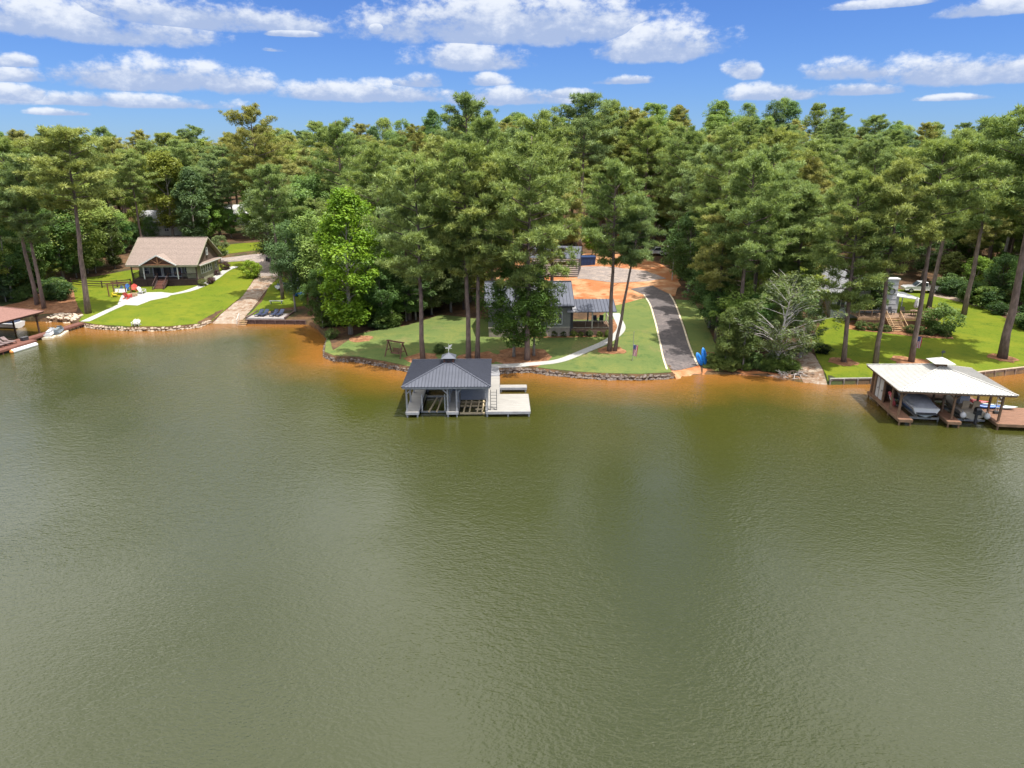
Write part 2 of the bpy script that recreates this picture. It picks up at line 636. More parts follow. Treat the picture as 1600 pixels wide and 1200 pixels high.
def sheet(name, poly, material, lift, step=1.0, wob=0.0, skirt=0.0, seed=1):
    """A sheet draped over the terrain inside a ground polygon, with real thickness at its edge."""
    rnd = random.Random(seed)
    bd = resample(poly, step, wob, rnd)
    px = np.array([p.x for p in bd]); py = np.array([p.y for p in bd])
    gx, gy = np.meshgrid(np.arange(px.min(), px.max(), step), np.arange(py.min(), py.max(), step))
    gx = gx.ravel() + np.random.RandomState(seed).uniform(-.2, .2, gx.size) * step
    gy = gy.ravel()
    ok = inside(bd, gx, gy)
    pts = bd + [Vector((a, b)) for a, b in zip(gx[ok], gy[ok])]
    nb = len(bd)
    vs, es, fs, *_ = delaunay_2d_cdt(pts, [(i, (i + 1) % nb) for i in range(nb)], [], 1, 1e-4)
    ax = np.array([v.x for v in vs]); ay = np.array([v.y for v in vs])
    az = zt(ax, ay) + lift
    mb = MB()
    mb.v = [(float(a), float(b), float(c)) for a, b, c in zip(ax, ay, az)]
    mb.f = [tuple(f) for f in fs]
    bz = zt(px, py)
    k = len(mb.v)
    n = len(bd)
    for i in range(n):
        mb.v.append((px[i], py[i], float(bz[i]) + lift))
        mb.v.append((px[i], py[i], float(bz[i]) - .15))
    for i in range(n):
        a, b = k + 2 * i, k + 2 * ((i + 1) % n)
        mb.f.append((a, a + 1, b + 1, b))
    o = mb.build(name, material)
    return tag(o, kind='structure')


def strip_poly(left, right):
    return list(left) + list(reversed(right))


def ribbon(center, width):
    """Polygon of constant width along a polyline of ground points (smoothed)."""
    c = [Vector(p[:2]) for p in center]
    for _ in range(2):
        q = [c[0]]
        for a, b in zip(c, c[1:]):
            q += [a.lerp(b, .25), a.lerp(b, .75)]
        q.append(c[-1])
        c = q
    L, Rr = [], []
    for i, p in enumerate(c):
        d = (c[min(i + 1, len(c) - 1)] - c[max(i - 1, 0)]).normalized()
        n = Vector((-d.y, d.x)) * width / 2
        L.append(p + n); Rr.append(p - n)
    return strip_poly(L, Rr)


def shore_pts(px0, px1, inset=0.25):
    """Shoreline stretch between two photograph columns, a little inland, left to right."""
    a, b = plane_pt(px0, 590).x, plane_pt(px1, 590).x
    pts = [p for p, q in zip(_sh, SHORE_PX) if px0 <= q[0] <= px1]
    return [Vector((p.x, p.y + inset)) for p in pts]


# lawns
lawn_left_poly = shore_pts(122, 328, .45) + ground_pts([(345, 490), (380, 462), (402, 430), (404, 415), (372, 408), (345, 412), (300, 425), (205, 422), (150, 432), (112, 438), (118, 470), (130, 492)])
sheet('lawn_left', lawn_left_poly, lawn_far, .05, 1.1, .05, seed=3)
lawn_side_poly = ground_pts([(384, 497), (410, 470), (425, 440), (445, 432), (480, 460), (478, 478), (440, 482), (400, 492)])
sheet('lawn_beside_ramp', lawn_side_poly, lawn_far, .05, 1.1, .08, seed=4)
lawn_back_poly = ground_pts([(335, 402), (345, 398), (395, 392), (440, 388), (440, 378), (380, 380), (330, 386)])
sheet('lawn_behind_drive', lawn_back_poly, lawn_far, .05, 1.4, .1, seed=5)
lawn_mid_poly = shore_pts(507, 1050, .4) + ground_pts([(1036, 560), (1026, 510), (1015, 470), (1008, 466), (985, 472), (960, 478), (930, 500), (760, 500), (690, 492), (640, 508), (560, 522), (520, 548)])
sheet('lawn_middle', lawn_mid_poly, lawn_mid, .05, 1.0, .05, seed=6)
lawn_strip_poly = ground_pts([(1055, 468), (1085, 470), (1110, 520), (1125, 560), (1130, 578), (1100, 575), (1086, 560), (1070, 510)])
sheet('lawn_beside_driveway', lawn_strip_poly, lawn_mid, .05, 1.0, .05, seed=7)
lawn_right_poly = shore_pts(1296, 1700, .4) + ground_pts([(1700, 545), (1620, 525), (1560, 492), (1520, 468), (1450, 455), (1400, 452), (1300, 440), (1260, 448), (1285, 500), (1268, 530), (1276, 560), (1290, 585)])
sheet('lawn_right', lawn_right_poly, lawn_far, .05, 1.1, .05, seed=8)

# drives, paths, bare soil
sheet('clay_yard', ground_pts([(850, 470), (960, 480), (1012, 470), (1055, 462), (1062, 446), (1060, 425), (1030, 412), (1000, 402), (940, 396), (880, 398), (800, 405), (760, 420), (770, 450)]), clay_soil, .035, 1.6, .25, seed=9)
sheet('clay_bank', ground_pts([(880, 372), (1000, 372), (1010, 362), (1030, 352), (900, 352), (870, 360)]), clay_soil, .035, 2.5, .3, seed=10)
DRV_L = ground_pts([(1042, 578), (1036, 560), (1030, 530), (1023, 500), (1016, 476), (1006, 461), (985, 452)])
DRV_R = ground_pts([(1090, 572), (1082, 555), (1072, 525), (1063, 497), (1054, 472), (1046, 460), (1020, 447)])
sheet('driveway', strip_poly(DRV_L, DRV_R), asphalt, .085, .9, seed=11)
for side in (DRV_L, DRV_R):
    sheet('driveway_edging', ribbon(side[:6], .22), mat('edging_sand', (.55, .47, .33), .9, .2, 2), .10, .6, seed=12)
sheet('gravel_pad', ground_pts([(903, 436), (960, 442), (1010, 440), (1040, 436), (1010, 424), (960, 418), (905, 417)]), gravel, .07, 1.4, .2, seed=13)
sheet('boat_ramp_middle', [Vector((p.x, p.y - 1.0)) if i < 2 else p for i, p in enumerate([plane_pt(1056, 589), plane_pt(1096, 585)] + ground_pts([(1092, 570), (1042, 577)]))], clay_soil, .05, .8, .06, seed=14)
sheet('beach', [plane_pt(1096, 586.5), plane_pt(1150, 587), plane_pt(1200, 590), plane_pt(1250, 599)] + ground_pts([(1250, 590), (1200, 582), (1150, 578), (1098, 576)]), clay_soil, .04, .8, .06, seed=15)
sheet('boat_ramp_right', [plane_pt(1258, 600), plane_pt(1294, 603)] + ground_pts([(1288, 585), (1274, 558), (1262, 545), (1235, 552), (1240, 575)]), ramp_dirt, .07, .8, .05, seed=16)
sheet('boat_ramp_left', [plane_pt(330, 507), plane_pt(374, 507)] + ground_pts([(392, 485), (415, 455), (436, 432), (440, 412), (420, 408), (402, 432), (378, 465), (350, 488)]), ramp_dirt, .075, .9, .06, seed=17)
sheet('driveway_left', ground_pts([(402, 432), (436, 432), (440, 412), (436, 400), (420, 396), (380, 400), (345, 404), (345, 411), (380, 408), (402, 411), (408, 420)]), gravel, .10, 1.0, .05, seed=18)
path_left = ground_pts([(133, 503), (165, 488), (205, 470), (250, 464), (300, 455), (335, 437), (352, 423), (368, 417)])
sheet('path_left', ribbon(path_left, 1.35), concrete, .095, .7, seed=19)
sheet('patio', ground_pts([(184, 476), (215, 478), (236, 470), (262, 465), (272, 459), (252, 457), (215, 458), (190, 462)]), concrete, .085, .8, seed=20)
path_mid = ground_pts([(768, 573), (800, 572), (840, 569), (872, 566), (905, 553), (935, 541), (960, 528), (973, 514), (966, 500), (962, 490)])
sheet('path_middle', ribbon(path_mid, 1.15), concrete, .095, .6, seed=21)
sheet('pine_straw_bank', ground_pts([(30, 498), (75, 490), (118, 488), (122, 470), (112, 445), (80, 448), (40, 470), (0, 480), (-40, 490)]), pine_straw, .04, 1.3, .2, seed=22)
sheet('house_bed', ground_pts([(800, 528), (880, 528), (955, 526), (972, 508), (966, 494), (940, 512), (800, 515)]), pine_straw, .08, .8, .05, seed=23)
sheet('deck_bed', ground_pts([(1325, 515), (1390, 522), (1440, 528), (1490, 530), (1478, 512), (1400, 508), (1330, 500)]), pine_straw, .08, .8, .06, seed=24)
sheet('forest_track', ground_pts([(1452, 462), (1500, 472), (1570, 492), (1640, 505), (1640, 488), (1560, 472), (1500, 458), (1456, 452)]), ramp_dirt, .06, 1.2, .1, seed=25)
sheet('upper_road', ground_pts([(855, 357), (960, 357), (1050, 360), (1060, 353), (960, 350), (860, 350)]), gravel, .10, 3.0, .1, seed=26)


def ring(px, py, r, seed):
    c = G(px, py)
    rr = random.Random(seed)
    pts = [Vector((c.x + r * rr.uniform(.8, 1.2) * math.cos(t * math.pi / 8), c.y + r * rr.uniform(.8, 1.2) * math.sin(t * math.pi / 8))) for t in range(16)]
    sheet('mulch_bed', pts, pine_straw, .075, .6, seed=seed)


for i, (x, y, r) in enumerate([(660, 560, 1.9), (818, 558, 3.6), (955, 548, 1.7), (1318, 566, 1.6), (1424, 566, 2.2), (1567, 560, 1.6), (750, 560, 2.4), (565, 530, 1.6)]):
    ring(x, y, r, 40 + i)


# ------------------------------------------------------------------ lake
def build_lake():
    lx = np.unique(np.concatenate([np.linspace(-600, -110, 30), np.arange(-110, 110, 1.0), np.linspace(110, 600, 30), SHX]))
    ls = np.unique(np.concatenate([np.linspace(-500, -40, 30), np.arange(-40, -8, 1.0), np.arange(-8, .61, .4), [0.3, .6]]))
    X, S = np.meshgrid(lx, ls)
    Y = S + np.interp(X, SHX, SHY)
    n0, n1 = X.shape
    ii = np.arange(n0 * n1).reshape(n0, n1)
    q = np.stack([ii[:-1, :-1], ii[:-1, 1:], ii[1:, 1:], ii[1:, :-1]], -1).reshape(-1)
    m = bpy.data.materials.new('lake_water')
    m.use_nodes = True
    g = NT(m.node_tree)
    b = m.node_tree.nodes['Principled BSDF']
    at = g.node('ShaderNodeAttribute'); at.attribute_name = 'shore'
    geo = g.node('ShaderNodeNewGeometry')
    pos = geo.outputs['Position']
    n = g.noise(pos, .09, 4, .55)
    nn = g.noise(pos, .5, 3, .55)
    dist = g.m('ADD', at.outputs['Fac'], g.m('MULTIPLY', g.m('SUBTRACT', n.outputs[0], .5), 5.0))
    dist = g.m('ADD', dist, g.m('MULTIPLY', g.m('SUBTRACT', nn.outputs[0], .5), 1.6))
    c = g.mixc(g.ramp(dist, (0.5, 5.0)), (.205, .088, .018), (.120, .068, .011))
    c = g.mixc(g.ramp(dist, (3.0, 11.0)), c, (.042, .044, .0075))
    c = g.mixc(g.ramp(dist, (6.0, 30.0)), c, (.032, .0375, .0120))
    g.link(c, b.inputs['Base Color'])
    b.inputs['Roughness'].default_value = .10
    b.inputs['IOR'].default_value = 1.333
    b.inputs['Specular IOR Level'].default_value = 1.0
    mp = g.node('ShaderNodeMapping')
    mp.inputs['Scale'].default_value = (1.0, 1.7, 1)
    mp.inputs['Rotation'].default_value = (0, 0, R(20))
    g.link(pos, mp.inputs[0])
    r1 = g.noise(mp.outputs[0], 4.2, 2, .5)
    r2 = g.noise(mp.outputs[0], 1.3, 2, .5)
    r3 = g.noise(pos, .05, 2, .5)
    calm = g.m('MULTIPLY_ADD', g.ramp(r3.outputs[0], (.38, .62)), .6, .4)
    hgt = g.m('MULTIPLY', g.m('ADD', r1.outputs[0], g.m('MULTIPLY', r2.outputs[0], 1.0)), calm)
    bp = g.node('ShaderNodeBump')
    bp.inputs['Strength'].default_value = 1.0
    bp.inputs['Distance'].default_value = .055
    g.link(hgt, bp.inputs['Height'])
    g.link(bp.outputs[0], b.inputs['Normal'])
    me = mesh_np('lake', np.stack([X, Y, np.zeros_like(X)], -1).reshape(-1, 3), q, 4, m, smooth=True)
    a = me.attributes.new('shore', 'FLOAT', 'POINT')
    sd = -shore_dist(X.ravel(), Y.ravel())
    # the bed drops off faster in the deep cove on the left than off the clay bank
    a.data.foreach_set('value', np.maximum(sd, 0).astype(np.float32))
    o = bpy.data.objects.new('lake', me)
    COL.objects.link(o)
    tag(o, kind='structure')


build_lake()
# ------------------------------------------------------------------ trees
needle_leaf = leaf_mat('pine_needles', .30)
broad_leaf = leaf_mat('broad_leaves', .40)
bark_pine = mat('pine_bark', (.17, .125, .105), .95, .35, 5, bump=.8, bscale=14, stretch=(1, 1, .25))
bark_grey = mat('grey_bark', (.24, .215, .185), .95, .3, 4, bump=.7, bscale=12, stretch=(1, 1, .3))
bark_bare = mat('weathered_wood', (.42, .39, .36), .95, .2, 4, bump=.5)


def blades(cent, n_per, rad, flat, length, width, up, rs, shell=False):
    """Narrow triangles radiating from clump centres. Returns verts, tint."""
    n = len(cent) * n_per
    c = np.repeat(cent, n_per, 0)
    crad = np.repeat(rad, n_per)
    d = rs.normal(size=(n, 3))
    d /= np.linalg.norm(d, axis=1)[:, None]
    base = c + d * (crad * rs.uniform(.25, .85, n) ** 1)[:, None] * np.array([1, 1, flat])
    dr = d + rs.normal(scale=.45, size=(n, 3)) + np.array([0, 0, up])
    dr /= np.linalg.norm(dr, axis=1)[:, None]
    ln = length * rs.uniform(.65, 1.25, n)
    side = np.cross(dr, np.array([.25, 0, 1.0]) + rs.normal(scale=.45, size=(n, 3)))
    side /= np.linalg.norm(side, axis=1)[:, None] + 1e-9
    w = width * rs.uniform(.7, 1.3, n)
    a = base - side * w[:, None] / 2
    b = base + side * w[:, None] / 2
    t = base + dr * ln[:, None]
    V = np.stack([a, b, t], 1).reshape(-1, 3)
    ct = np.repeat(rs.uniform(0, 1, len(cent)), n_per)
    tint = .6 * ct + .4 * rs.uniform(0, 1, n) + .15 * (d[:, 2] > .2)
    return V, tint


def leaves(cent, rad, n_per, size, rs, flat=.8):
    """Small quads on the shells of leafy lobes."""
    n = len(cent) * n_per
    c = np.repeat(cent, n_per, 0)
    r = np.repeat(rad, n_per)
    d = rs.normal(size=(n, 3))
    d[:, 2] += .25
    d /= np.linalg.norm(d, axis=1)[:, None]
    pos = c + d * (r * rs.uniform(.35, 1.12, n) ** .6)[:, None] * np.array([1, 1, flat])
    nm = .7 * d + rs.normal(scale=.5, size=(n, 3)) + np.array([.2, 0, .9])
    nm /= np.linalg.norm(nm, axis=1)[:, None]
    u = np.cross(nm, rs.normal(size=(n, 3)))
    u /= np.linalg.norm(u, axis=1)[:, None] + 1e-9
    v = np.cross(nm, u)
    s = (size * rs.uniform(.6, 1.3, n))[:, None]
    V = np.stack([pos - u * s * .62, pos - v * s * .36, pos + u * s * .62, pos + v * s * .36], 1).reshape(-1, 3)
    ct = np.repeat(rs.uniform(0, 1, len(cent)), n_per)
    return V, .5 * ct + .5 * rs.uniform(0, 1, n)


def pine_meshes(seed, H=24.0, cb=.5, Rm=3.6, limbs=48, nb=64, lean=.4, ragged=.5, fork=False):
    rs = np.random.RandomState(seed)
    rd = random.Random(seed)
    tr = MB()
    k = 9
    drift = [Vector((0, 0, -.4))]
    dx, dy = rd.uniform(-1, 1) * lean, rd.uniform(-1, 1) * lean
    for i in range(1, k + 1):
        t = i / k
        drift.append(Vector((dx * t * t + rd.uniform(-.1, .1), dy * t * t + rd.uniform(-.1, .1), H * .985 * t)))
    r0 = .0125 * H
    tr.tube(drift, [r0 * 1.25] + [r0 * (1 - .86 * (i / k) ** 1.15) for i in range(1, k + 1)], 9)

    def axis(t):
        f = t * k
        i = min(int(f), k - 1)
        return drift[i].lerp(drift[i + 1], f - i)

    cent, rad = [], []
    for i in range(limbs):
        s = (i + rd.uniform(0, .9)) / limbs
        t = cb + (1 - cb) * .95 * s
        env = (1 - s ** 2.2) ** .7 * (.50 + .50 * min(1, s / .30)) + .12
        L = Rm * env * rd.uniform(1 - ragged, 1.12)
        az = i * 2.39996 + rd.uniform(-.6, .6)
        p0 = axis(t)
        el0 = rd.uniform(-.18, .15) + .75 * s * s
        pts = []
        for j in range(5):
            q = j / 4
            rr = L * q
            pts.append(p0 + Vector((math.cos(az + .25 * q) * rr, math.sin(az + .25 * q) * rr, math.tan(el0) * rr * .8 + .20 * L * q * q)))
        tr.tube(pts, [max(.02, .035 * L * .5 * (1 - .8 * j / 4) + .012) for j in range(5)], 4, cap=False)
        nc = int(3 + L * 3.0)
        for j in range(nc):
            q = .40 + .62 * ((j + rd.random()) / nc) ** .8
            f = min(q, 1) * 4
            a = min(int(f), 3)
            p = pts[a].lerp(pts[a + 1], f - a)
            sp = L * .34 * (1.2 - q * .5)
            p = p + Vector((rd.uniform(-1, 1) * sp, rd.uniform(-1, 1) * sp, rd.uniform(-.12, .22) * sp + .05))
            cent.append(p); rad.append(rd.uniform(.34, .66))
    for j in range(9):
        p = axis(.99 - .05 * rd.random()) + Vector((rd.uniform(-.9, .9), rd.uniform(-.9, .9), rd.uniform(-.4, .4)))
        cent.append(p); rad.append(rd.uniform(.35, .6))
    # a few dead stubs under the crown
    for j in range(7):
        t = cb * rd.uniform(.72, 1.0)
        az = rd.uniform(0, 6.28)
        L = rd.uniform(.5, 1.8)
        p0 = axis(t)
        tr.tube([p0, p0 + Vector((math.cos(az) * L, math.sin(az) * L, rd.uniform(-.3, .5) * L))], [.035, .012], 4, cap=False)
    V, tint = blades(np.array(cent), nb, np.array(rad), .60, .40, .10, .30, rs)
    crown = mesh_np('pine_crown', V, np.arange(len(V)), 3, needle_leaf, tint=tint)
    trunk = bpy.data.meshes.new('pine_trunk')
    trunk.from_pydata(tr.v, [], tr.f); trunk.update()
    trunk.polygons.foreach_set('use_smooth', [True] * len(trunk.polygons))
    trunk.materials.append(bark_pine)
    return trunk, crown


def broad_meshes(seed, H=14.0, cb=.22, Rm=4.2, lobes=95, npl=170, leaf=.26, lob=(.75, 1.5), bark=None, limbs=26, cone=0.0, trunk_r=.016, bare=0):
    rs = np.random.RandomState(seed)
    rd = random.Random(seed)
    tr = MB()
    lean = (rd.uniform(-.5, .5), rd.uniform(-.5, .5))
    top = H * .8
    axis = lambda t: Vector((lean[0] * t * t, lean[1] * t * t, -.3 + (top + .3) * t))
    r0 = trunk_r * H
    tr.tube([axis(i / 6) for i in range(7)], [r0 * 1.2] + [r0 * (1 - .85 * i / 6) for i in range(1, 7)], 8)
    cent, rad = [], []
    zc, hz = H * (cb + (1 - cb) / 2), H * (1 - cb) / 2
    # a few big boughs give the outline its bulges
    boughs = [(rd.uniform(0, 6.28), rd.uniform(-.6, .75), rd.uniform(.75, 1.2)) for _ in range(9)]
    while len(cent) < lobes:
        az, sz = rd.uniform(0, 6.28), rd.uniform(-1, 1)
        q = rd.uniform(.25, 1) ** .5
        bul = max([0] + [b[2] * max(0, 1 - (abs((az - b[0] + math.pi) % (2 * math.pi) - math.pi) / .75) ** 2 - ((sz - b[1]) / .5) ** 2) for b in boughs])
        rr = Rm * (.70 + .38 * bul) * math.sqrt(max(0, 1 - sz * sz * .92)) * q
        if cone:
            rr *= (1 - cone * (sz + 1) / 2) * (1 + .25 * cone)
        lr = rd.uniform(*lob)
        p = Vector((rr * math.cos(az) + lean[0] * .6, rr * math.sin(az) + lean[1] * .6, zc + sz * (hz - lr * .4)))
        cent.append(p); rad.append(lr)
    order = sorted(range(len(cent)), key=lambda i: rd.random())
    for n, i in enumerate(order[:limbs + bare]):
        p = cent[i]
        t = max(.12, min(.92, (p.z - .35 * math.hypot(p.x, p.y)) / top * rd.uniform(.75, 1.0)))
        a = axis(t)
        mid = a.lerp(p, .5) + Vector((rd.uniform(-.3, .3), rd.uniform(-.3, .3), rd.uniform(0, .5)))
        th = .0065 * H * (1 - .6 * t) * (.7 if n >= limbs else 1)
        end = p if n < limbs else p + (p - a) * .18
        tr.tube([a, mid, end], [th, th * .6, .015], 5, cap=False)
        if n >= limbs:
            for _ in range(3):
                e = mid.lerp(end, rd.uniform(.3, .8))
                tr.tube([e, e + Vector((rd.uniform(-1, 1), rd.uniform(-1, 1), rd.uniform(-.2, .8))) * .9], [.02, .008], 4, cap=False)
    V, tint = leaves(np.array(cent), np.array(rad), npl, leaf, rs)
    crown = mesh_np('leaf_crown', V, np.arange(len(V)), 4, broad_leaf, tint=tint)
    trunk = bpy.data.meshes.new('tree_trunk')
    trunk.from_pydata(tr.v, [], tr.f); trunk.update()
    trunk.polygons.foreach_set('use_smooth', [True] * len(trunk.polygons))
    trunk.materials.append(bark or bark_grey)
    return trunk, crown


PINES = [pine_meshes(11, 24, .40, 5.0), pine_meshes(12, 24, .48, 4.4, 44), pine_meshes(13, 24, .34, 5.4, 52), pine_meshes(14, 24, .58, 4.6, 38),
         pine_meshes(15, 24, .43, 4.0, 46, lean=.9), pine_meshes(16, 24, .28, 4.7, 56), pine_meshes(17, 24, .38, 5.8, 48, ragged=.62)]
BROADS = [broad_meshes(21, 15, .18, 4.6), broad_meshes(22, 15, .22, 4.0, 85), broad_meshes(23, 15, .12, 5.0, 110, lob=(.7, 1.35)),
          broad_meshes(24, 15, .2, 3.6, 80, cone=.55), broad_meshes(25, 15, .15, 4.4, 100, leaf=.22, npl=200), broad_meshes(26, 15, .08, 4.6, 120, cone=.5, lob=(.6, 1.2))]
SPARSE = broad_meshes(31, 10, .10, 4.6, 100, 75, .20, (.4, .9), bark_bare, 46, 0, .02, 40)
SMALLT = broad_meshes(32, 6, .25, 2.2, 60, 120, .17, (.35, .7), bark_grey, 16)
SHRUBS = [broad_meshes(41, 2.0, .0, 1.25, 45, 90, .13, (.28, .5), bark_grey, 8), broad_meshes(42, 2.0, .0, 1.5, 50, 90, .12, (.25, .45), bark_grey, 8)]

PINE_G = [(0.21, 0.272, 0.086), (0.186, 0.254, 0.086), (0.244, 0.285, 0.086), (0.173, 0.24, 0.095), (0.262, 0.269, 0.088)]
BROAD_G = [(0.142, 0.226, 0.058), (0.181, 0.263, 0.065), (0.118, 0.2, 0.065), (0.152, 0.229, 0.079), (0.215, 0.275, 0.065), (0.132, 0.206, 0.086)]


def tree(name, meshes, p, height, base_h, label, cat, group=None, color=(.08, .12, .03), rz=None, lean=(0, 0), widen=1.0, parts=('trunk', 'crown')):
    o = thing(name, label, cat, (p[0], p[1], p[2] - .05), rz if rz is not None else random.uniform(0, 6.28), group)
    s = height / base_h
    o.scale = (s * widen, s * widen, s)
    o.rotation_mode = 'ZYX'
    o.rotation_euler = (lean[0], lean[1], o.rotation_euler.z)
    for nm, me in zip(parts, meshes):
        c = bpy.data.objects.new(nm, me)
        COL.objects.link(c)
        c.parent = o
        c.color = (*color, 1)
    return o


CLEAR = [ground_pts([(-60, 510), (-60, 480), (50, 476), (85, 452), (150, 436), (200, 432), (196, 392), (345, 384), (440, 374), (447, 405), (452, 440), (485, 466), (490, 506), (330, 512), (120, 515)]),
         ground_pts([(505, 570), (520, 545), (640, 505), (690, 488), (740, 490), (735, 455), (750, 415), (790, 400), (900, 388), (1000, 380), (1062, 380), (1066, 450), (1090, 500), (1110, 592), (1050, 596), (640, 590)]),
         ground_pts([(1255, 604), (1262, 545), (1262, 500), (1262, 440), (1290, 425), (1380, 425), (1470, 436), (1570, 470), (1640, 512), (1760, 548), (1760, 600)])]
SHOWN = []          # trunks already placed, (x, y)


def pine_at(px, py, top, label, v=0, color=0, lean=(0, 0), widen=1.0, rz=None, name='pine_tree'):
    p = G(px, py)
    SHOWN.append((p.x, p.y, 3.4))
    return tree(name, PINES[v], p, top_height(p, top), 24.6, label, 'pine tree', 'tall pines near the shore', PINE_G[color], rz, lean, widen)


def broad_at(px, py, top, label, v=0, color=(.08, .12, .03), widen=1.0, meshes=None, base=15.0, name='oak_tree', cat='tree', group=None, rz=None, parts=('trunk', 'crown')):
    p = G(px, py)
    SHOWN.append((p.x, p.y, 3.0 if cat == 'tree' else 1.0))
    return tree(name, meshes or BROADS[v], p, top_height(p, top), base, label, cat, group, color, rz, (0, 0), widen, parts)


# the pines that stand out one by one
pine_at(58, 476, 208, 'tall twin-trunked pine behind the brown-roofed boathouse, nearer its corner', 1, 0, lean=(0, 0))
pine_at(69, 482, 230, 'slimmer pine leaning against the twin trunk behind the brown boathouse', 4, 3, lean=(0, -.01))
pine_at(138, 490, 188, 'tall straight pine with long bare trunk left of the lawn with white path', 3, 2, lean=(0, +.06), widen=1.25)
pine_at(442, 468, 250, 'dark-trunked tall pine at the top corner of the lounger terrace', 3, 1, widen=1.05)
pine_at(661, 561, 232, 'single pine with bare trunk behind the left half of the grey boathouse roof', 0, 0)
pine_at(732, 561, 212, 'left one of two close pines rising behind the grey boathouse cupola', 1, 0)
pine_at(746, 561, 240, 'right one of two close pines rising behind the grey boathouse cupola', 4, 2)
pine_at(824, 563, 196, 'tall pine on the mulch bed beside the two pale-footed oaks', 2, 0)
pine_at(952, 549, 240, 'tall straight stem of the forked pine beside the curved concrete path', 1, 1, widen=1.0, rz=.6)
pine_at(961, 549, 300, 'slanting second stem of the forked pine beside the curved path', 3, 3, lean=(0, .13), widen=.95, rz=2.2)
pine_at(1318, 566, 248, 'pine nearest the right boat ramp on the right lawn', 5, 0, lean=(0, -.06))
pine_at(1368, 568, 238, 'pine leaning right just behind the white boathouse corner', 1, 2, lean=(0, -.04))
pine_at(1424, 566, 205, 'pine leaning right beside the flag on the right lawn', 3, 0, lean=(0, -.02))
pine_at(1566, 560, 150, 'rightmost pine with long leaning bare trunk on the right lawn', 3, 1, lean=(0, -.02), widen=1.35)
pine_at(1506, 492, 176, 'pine at the back edge of the right lawn near the dirt track', 1, 1, lean=(0, -.01))
pine_at(1451, 482, 190, 'pine standing behind the patio roof of the white house', 4, 0, lean=(0, 0))
pine_at(845, 470, 165, 'tall pine close behind the grey metal-roofed house', 0, 0)
pine_at(765, 440, 170, 'pine at the left rear of the grey metal-roofed house', 5, 1)
pine_at(905, 400, 138, 'very tall slim pine with long bare trunk beyond the blue container', 3, 3, widen=1.1)
pine_at(950, 372, 150, 'left trunk of a pair of pines on the clay bank by the upper road', 1, 0)
pine_at(962, 375, 165, 'right trunk of a pair of pines on the clay bank by the upper road', 4, 2)
pine_at(1056, 412, 190, 'pine right beside the pale utility pole', 2, 1)
pine_at(1120, 470, 178, 'broad dense pine above the round dark oak right of the driveway', 6, 0)
pine_at(1185, 480, 190, 'dense pine behind the lichen-grey shore tree', 2, 2)
pine_at(1245, 470, 205, 'pine left of the white house with low spreading boughs', 5, 0)
pine_at(415, 372, 156, 'very tall open-crowned pine beyond the golf cart', 6, 4)
pine_at(735, 410, 138, 'very tall pine whose crown stands out against the clouds above the middle', 1, 3, widen=1.1)
pine_at(545, 440, 178, 'big dark pine directly behind the bright green tree', 6, 1)
pine_at(600, 470, 215, 'pine between the bright green tree and the single bare-trunked pine', 2, 0)
pine_at(690, 470, 200, 'pine at the edge of the wood behind the middle lawn', 5, 2)

# broadleaved trees that stand out
broad_at(548, 522, 296, 'big bright yellow-green tree on the point left of the grey boathouse', 5, (0.174, 0.290, 0.029), 1.05, name='sweetgum_tree', rz=1.0)
broad_at(505, 512, 420, 'low dark green tree hanging over the water by the lounger terrace', 2, (0.087, 0.152, 0.038), 1.0, name='shore_oak_tree')
broad_at(600, 512, 420, 'small dark oak right of the bright green tree on the point', 1, (0.087, 0.160, 0.041), 1.1)
broad_at(462, 487, 345, 'thin grey-trunked tree at the right corner of the lounger terrace', 1, (0.109, 0.181, 0.065), .8)
broad_at(425, 420, 290, 'open grey-green oak above the left driveway', 0, (0.138, 0.189, 0.080), 1.15)
broad_at(345, 412, 368, 'small grey-green tree at the back corner of the left house', meshes=SMALLT, base=6.0, color=(0.152, 0.196, 0.080), name='young_oak_tree', widen=1.1)
broad_at(803, 558, 412, 'oak with pale foot on the mulch bed nearest the grey boathouse', 2, (0.090, 0.160, 0.032), 1.15)
broad_at(834, 556, 410, 'oak with pale foot right of the mulch bed pine', 1, (0.115, 0.185, 0.036), 1.0)
broad_at(1108, 512, 392, 'round dark oak right of the asphalt driveway', 4, (0.084, 0.152, 0.049), 1.15)
broad_at(1132, 575, 480, 'slim olive tree on the bank right of the blue kayaks', 3, (0.123, 0.167, 0.041), .95)
broad_at(1160, 578, 470, 'taller olive tree crowding the lichen-grey shore tree', 3, (0.113, 0.160, 0.043), 1.0)
broad_at(1212, 576, 425, 'lichen-grey spreading shore tree with many bare twigs', meshes=SPARSE, base=10.0, color=(0.152, 0.196, 0.080), name='shore_tree', widen=1.05)
broad_at(1250, 560, 470, 'low spreading half-bare tree overhanging the right boat ramp', meshes=SPARSE, base=10.0, color=(0.138, 0.203, 0.065), name='shore_tree', widen=1.0, rz=2.0)
broad_at(272, 378, 238, 'large yellow-green oak right behind the brown-roofed house', 0, (0.189, 0.217, 0.038), 1.1)
broad_at(320, 372, 265, 'tall dark oak behind the right end of the brown-roofed house', 1, (0.087, 0.152, 0.046), 1.0)
broad_at(180, 420, 330, 'dark cedar left of the brown-roofed house', 5, (0.080, 0.109, 0.032), .9, name='cedar_tree')
broad_at(100, 440, 300, 'leafy oak at the wood edge between the two big left pines', 2, (0.096, 0.174, 0.041), 1.0)
broad_at(20, 470, 330, 'leafy dark tree above the brown boathouse roof', 0, (0.075, 0.142, 0.038), 1.0)
broad_at(925, 402, 352, 'small vivid green tree beside the blue container', meshes=SMALLT, base=6.0, color=(0.167, 0.275, 0.035), name='young_oak_tree', widen=1.2)
